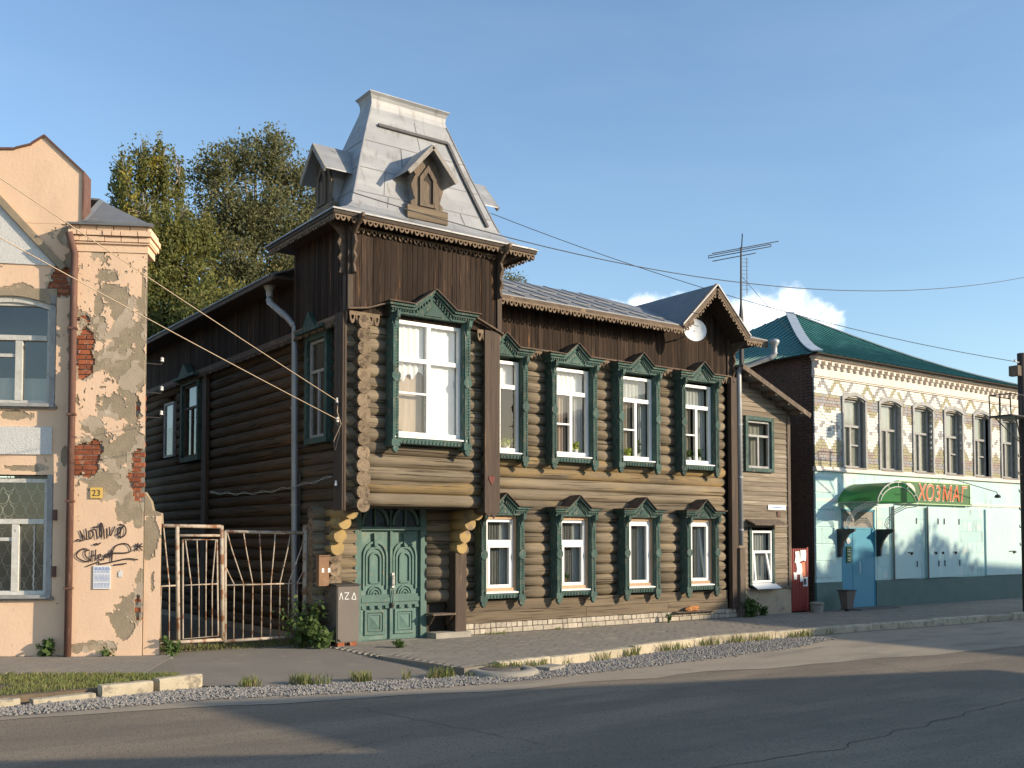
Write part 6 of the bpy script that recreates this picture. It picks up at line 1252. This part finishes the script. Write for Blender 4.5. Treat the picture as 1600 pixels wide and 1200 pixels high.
# old wall insulators of the peach house
for k, z in enumerate((4.45, 4.0, 3.62)):
    p = FO @ Vector((-.2, .1, z)); i_ = thing('wall_hook', tuple(p), ('top', 'middle', 'lowest')[k] + ' old iron hook with insulator on the corner of the peach house', 'hook', 'hooks on the peach house corner'); mb = MB(); mb.tube([p + Vector((-.1, 0, 0)), p + Vector((.12, -.02, 0)), p + Vector((.13, -.02, .06))], .01, 5); mb.build('iron_hook', 'iron', i_); mb = MB(); mb.lathe([(0, 0), (.03, 0), (.02, .03), (.03, .05), (0, .07)], p + Vector((.13, -.02, .05)), 8); mb.build('cap', 'ceramic', i_)
# ================================================================== PLANTS
def bush(x, y, z, r_, h, n, m, label, size=.07, name='bush', stems=6):
    b = thing(name, (x, y, z), label, 'bush' if h > .4 else 'weed', None); tips = [(x + random.uniform(-r_, r_), y + random.uniform(-r_, r_) * .8, z + h * random.uniform(.5, 1)) for _ in range(stems)]; mb = MB()
    for t in tips: mb.tube([(x + random.uniform(-.03, .03), y, z), ((x + t[0]) / 2, (y + t[1]) / 2, z + (t[2] - z) * .6), t], [.008, .006, .003], 4)
    mb.build('stem', 'leafg', b); A = rng.integers(0, stems, n); T = np.array(tips)[A]; f = rng.random(n)[:, None] ** .6; base = np.array([x, y, z]); Pn = base + (T - base) * f + rng.normal(0, r_ * .22, (n, 3)); Pn[:, 2] = np.maximum(Pn[:, 2], z + .01)
    npmesh('foliage', leaves(Pn, size, 1.5), np.arange(4 * n).reshape(-1, 4), m, b)
bush(-3.12, -.12, -.02, .30, .8, 520, 'leafg', 'leafy green bush in front of the right gate leaf', .06, stems=16)
bush(-2.95, -.5, -.02, .22, .4, 260, 'leafg', 'low leafy shrub at the foot of the steel cabinet', .07)
p = FO @ Vector((.16, -.05, 0)); bush(p.x, p.y, -.02, .13, .26, 220, 'leafg', 'small green weed at the corner of the peach house', .05)
p = FO @ Vector((-1.62, -.1, 0)); bush(p.x, p.y, 0, .12, .28, 130, 'leafg', 'small weed growing left of the maroon downpipe', .06)
p = FO @ Vector((-.75, -.2, 0)); bush(p.x, p.y, 0, .1, .09, 60, 'leafg', 'tiny weed at the foot of the peeling pilaster', .04)
bush(7.55, -.35, 0, .2, .42, 420, 'leafg', 'green weed clump at the foot of the annex downpipe', .06); bush(8.2, -.2, 0, .13, .2, 160, 'leafg', 'dark low weed against the annex plinth', .05)
bush(-1.93, -1.3, 0, .12, .12, 130, 'leafg', 'round weed tuft in the paving before the green door', .045); bush(5.0, -.38, 0, .06, .22, 30, 'leafg', 'single thin weed in the pavement below the plinth', .05)
def tree(name, base, top, blobs, m, nleaf, lsize, label, droop=0, strands=0, tr=.16):
    t = thing(name, base, label, 'tree', 'trees behind the houses'); base = Vector(base); top = Vector(top); mb = MB(); trunk = [base.lerp(top, i / 8) + Vector((random.uniform(-.12, .12), random.uniform(-.12, .12), 0)) * (1 if 0 < i < 8 else 0) for i in range(9)]
    mb.tube(trunk, [tr * (1 - .11 * i) + .012 for i in range(9)], 8); P_ = []; vol = np.array([b[3] * b[4] * b[5] for b in blobs]); vol = vol / vol.sum()
    for b, fr in zip(blobs, vol):
        c = Vector(b[:3]); f = min(.95, max(.15, (c.z - base.z) / (top.z - base.z) - .15)); s = trunk[int(f * 8)]; mb.tube([s, s.lerp(c, .5) + Vector((0, 0, .3)), c, c + (c - s).normalized() * b[3] * .6 + Vector((0, 0, .2))], [.06, .045, .03, .012], 5)
        n = int(nleaf * fr); nc = max(6, n // 34); d = rng.normal(size=(nc, 3)); d /= np.linalg.norm(d, axis=1)[:, None]; rad = rng.random(nc)[:, None] ** .5 * .92; C = np.array(b[:3]) + d * rad * np.array(b[3:6])
        for q in C[::3]: q = Vector(q); mb.tube([c.lerp(q, .1), c.lerp(q, .6) + Vector((0, 0, .12)), q], [.018, .012, .005], 4, False)
        pick = C[rng.integers(0, nc, n)]; g_ = np.clip(rng.normal(size=(n, 3)), -1.9, 1.9)
        if strands > .6: L_ = pick + g_ * np.array([.055, .055, .05]) - np.array([0, 0, 1.0]) * rng.random((n, 1)) ** .8
        else: L_ = pick + g_ * np.array([.14, .14, .13 + .2 * strands])
        P_.append(L_)
    mb.build('trunk', 'bark', t, True); P_ = np.concatenate(P_); npmesh('crown', leaves(P_, lsize, 1.7, droop), np.arange(4 * len(P_)).reshape(-1, 4), m, t)
# weeping birch and broad birches behind the yard
tree('birch_tree', (-.7, 16.5, 0), (-.65, 16.6, 14.2), [(-1.75, 16, 12.75, 0.45, 0.7, 1.3), (-1.15, 16.3, 13.55, 0.4, 0.6, 1.3), (-0.55, 16.2, 13.55, 0.45, 0.6, 1.6), (0.05, 16.4, 13.25, 0.3, 0.5, 1.4), (-1.2, 15.7, 11.55, 0.9, 1, 1.0), (-0.2, 15.6, 11.35, 1.0, 1, 1.1), (0.55, 15.8, 11.65, 0.7, 0.9, 0.9), (-1.0, 15.8, 9.95, 1.1, 1.2, 1.0), (0.2, 15.6, 9.75, 1.1, 1.2, 1.1), (-0.4, 15.8, 8.35, 1.3, 1.3, 1.0)], 'birchleaf', 46000, .07, 'slim weeping birch with yellowing leaves behind the peach house', .8, 1.0, .13)
tree('birch_tree', (3.0, 17, 0), (2.9, 17.2, 15.0), [(1.3, 17, 13.65, 0.9, 1.0, 1.0), (2.4, 17, 14.45, 1.0, 1.0, 1.1), (3.5, 17, 14.75, 0.9, 1.0, 1.3), (4.4, 17, 14.15, 0.9, 1.0, 1.2), (1.6, 16.5, 12.15, 1.2, 1.3, 1.2), (3.0, 16.5, 12.55, 1.3, 1.4, 1.3), (4.4, 16.8, 12.35, 1.1, 1.3, 1.3), (1.9, 16.2, 10.45, 1.4, 1.5, 1.2), (3.6, 16.3, 10.55, 1.4, 1.5, 1.3), (2.6, 16, 8.85, 1.7, 1.5, 1.2), (4.4, 16, 9.05, 1.2, 1.5, 1.0), (5.2, 17, 13.15, 0.7, 0.9, 1.2)], 'birchleaf2', 54000, .075, 'broad birch with grey green leaves behind the log house tower', .3, .25, .2)
tree('birch_tree', (.9, 14.5, 0), (1.0, 14.6, 9.5), [(.2, 14, 8.2, 1.2, 1.2, 1.0), (1.4, 14, 8.6, 1.2, 1.2, 1.0), (.8, 14, 7.2, 1.5, 1.2, .9), (2.3, 14.2, 7.4, 1.2, 1.2, .9), (-.6, 14, 7.0, .9, 1.1, .8), (-.9, 13.8, 6.0, 1.0, 1.0, .9), (.4, 13.8, 6.1, 1.2, 1, .8)], 'birchleaf', 34000, .075, 'lower dark birch filling the gap above the yard', .3, .3, .13)
tree('birch_tree', (15.2, 19.5, 0), (15.2, 19.5, 12.9), [(15.2, 19.3, 12.3, .9, .9, .9), (15.9, 19.4, 11.7, .8, .9, .7), (14.6, 19.3, 11.6, .8, .9, .8)], 'birchleaf2', 9000, .062, 'tree top peeking over the log house roof beside the tower', .3, .2, .1)
# ================================================================== HOUSES ACROSS THE STREET (their shadows lie on the road)
def opp_house(x0, x1, y0, y1, ze, ap, label):
    h_ = thing('opposite_house', ((x0 + x1) / 2, (y0 + y1) / 2, 0), label, 'house', 'houses across the street'); mb = MB(); mb.box(x0 + .3, x1 - .3, y0 + .3, y1 - .3, -.1, ze); mb.build('wall', 'oppwall', h_); mb = MB(); a = Vector(ap)
    P = [(x0, y0, ze), (x1, y0, ze), (x1, y1, ze), (x0, y1, ze)]
    for i in range(4): mb.quad(P[i], P[(i + 1) % 4], ap)
    mb.quad(*P); mb.build('roof', 'opproof', h_); n = max(2, int((x1 - x0) / 2.2))
    for i in range(n):
        c = x0 + (i + .5) * (x1 - x0) / n; mb = MB(); rect_frame(mb, c - .5, c + .5, 1.0, 2.5, y1 - .31, y1 - .25, .08); wn = mb.build('window', 'white', h_); cube('pane', c - .45, c + .45, y1 - .3, y1 - .28, 1.05, 2.45, 'dark', wn)
opp_house(3.1, 12.1, -25.3, -18.1, 4.0, (7.6, -21.7, 7.0), 'hip roofed house across the street facing the log house')
opp_house(-2.5, 2.4, -19.5, -16.6, 3.0, (0, -18, 5.0), 'low hip roofed outbuilding across the street near the camera')
opp_house(13.2, 20.4, -27, -20.5, 3.4, (16.8, -24, 5.2), 'added unseen low house closing the gap between the two taller houses opposite')  # added to keep the bright horizon out of a lower window's reflection
opp_house(21.2, 42, -28, -18, 7.7, (31, -23, 10.5), 'tall two storey house across the street facing the shop')
tree('street_tree', (24.5, -16.5, 0), (24.5, -16.5, 8.5), [(24.3, -16.5, 7.0, 1.3, 1.2, 1.0), (25.9, -16.6, 7.4, 1.3, 1, .9), (27.6, -16.5, 7.6, 1.3, 1, .8), (29.2, -16.5, 7.0, 1.2, 1, .9), (23.5, -16.5, 6.2, 1.0, 1, 1), (26.5, -16.5, 6.3, 2.4, 1, 1)], 'birchleaf', 11000, .16, 'tree across the street casting shade on the shop wall', .3, .2)

# ------------------------------------------------------------------ cracks and tar seams in the asphalt
W['tar'] = mat('crack_tar', (.035, .031, .028), (.05, .045, .04), (9, 9, 9), bump=.2, rnd=0, rough=.8)
rd = bpy.data.objects['road']
for k, (x0, y0, x1, y1, wd) in enumerate(((-7.2, -9.4, -2.6, -9.9, .012), (-2.6, -9.9, 3.0, -9.3, .014), (-4.4, -8.2, -4.9, -5.2, .009), (-1.0, -9.6, -.2, -6.0, .008), (2.2, -9.2, 3.4, -6.2, .009), (3, -9.3, 12, -8.9, .014), (-6.4, -7.4, -5.1, -7.1, .008))):
    mb = MB(); n = 40; wd *= .55; P = [Vector((x0 + (x1 - x0) * i / n + .10 * noise.noise((i * .35, k, 0)), y0 + (y1 - y0) * i / n + .10 * noise.noise((i * .35, k, 9)), -.1215 if k < 90 else 0)) for i in range(n + 1)]
    for a, b in zip(P, P[1:]):
        d = (b - a).normalized(); q = Vector((-d.y, d.x, 0)) * wd * (.6 + .6 * abs(noise.noise((a.x * 4, a.y * 4, 3)))); mb.quad(a - q, b - q, b + q, a + q)
    mb.build('crack', 'tar', rd)
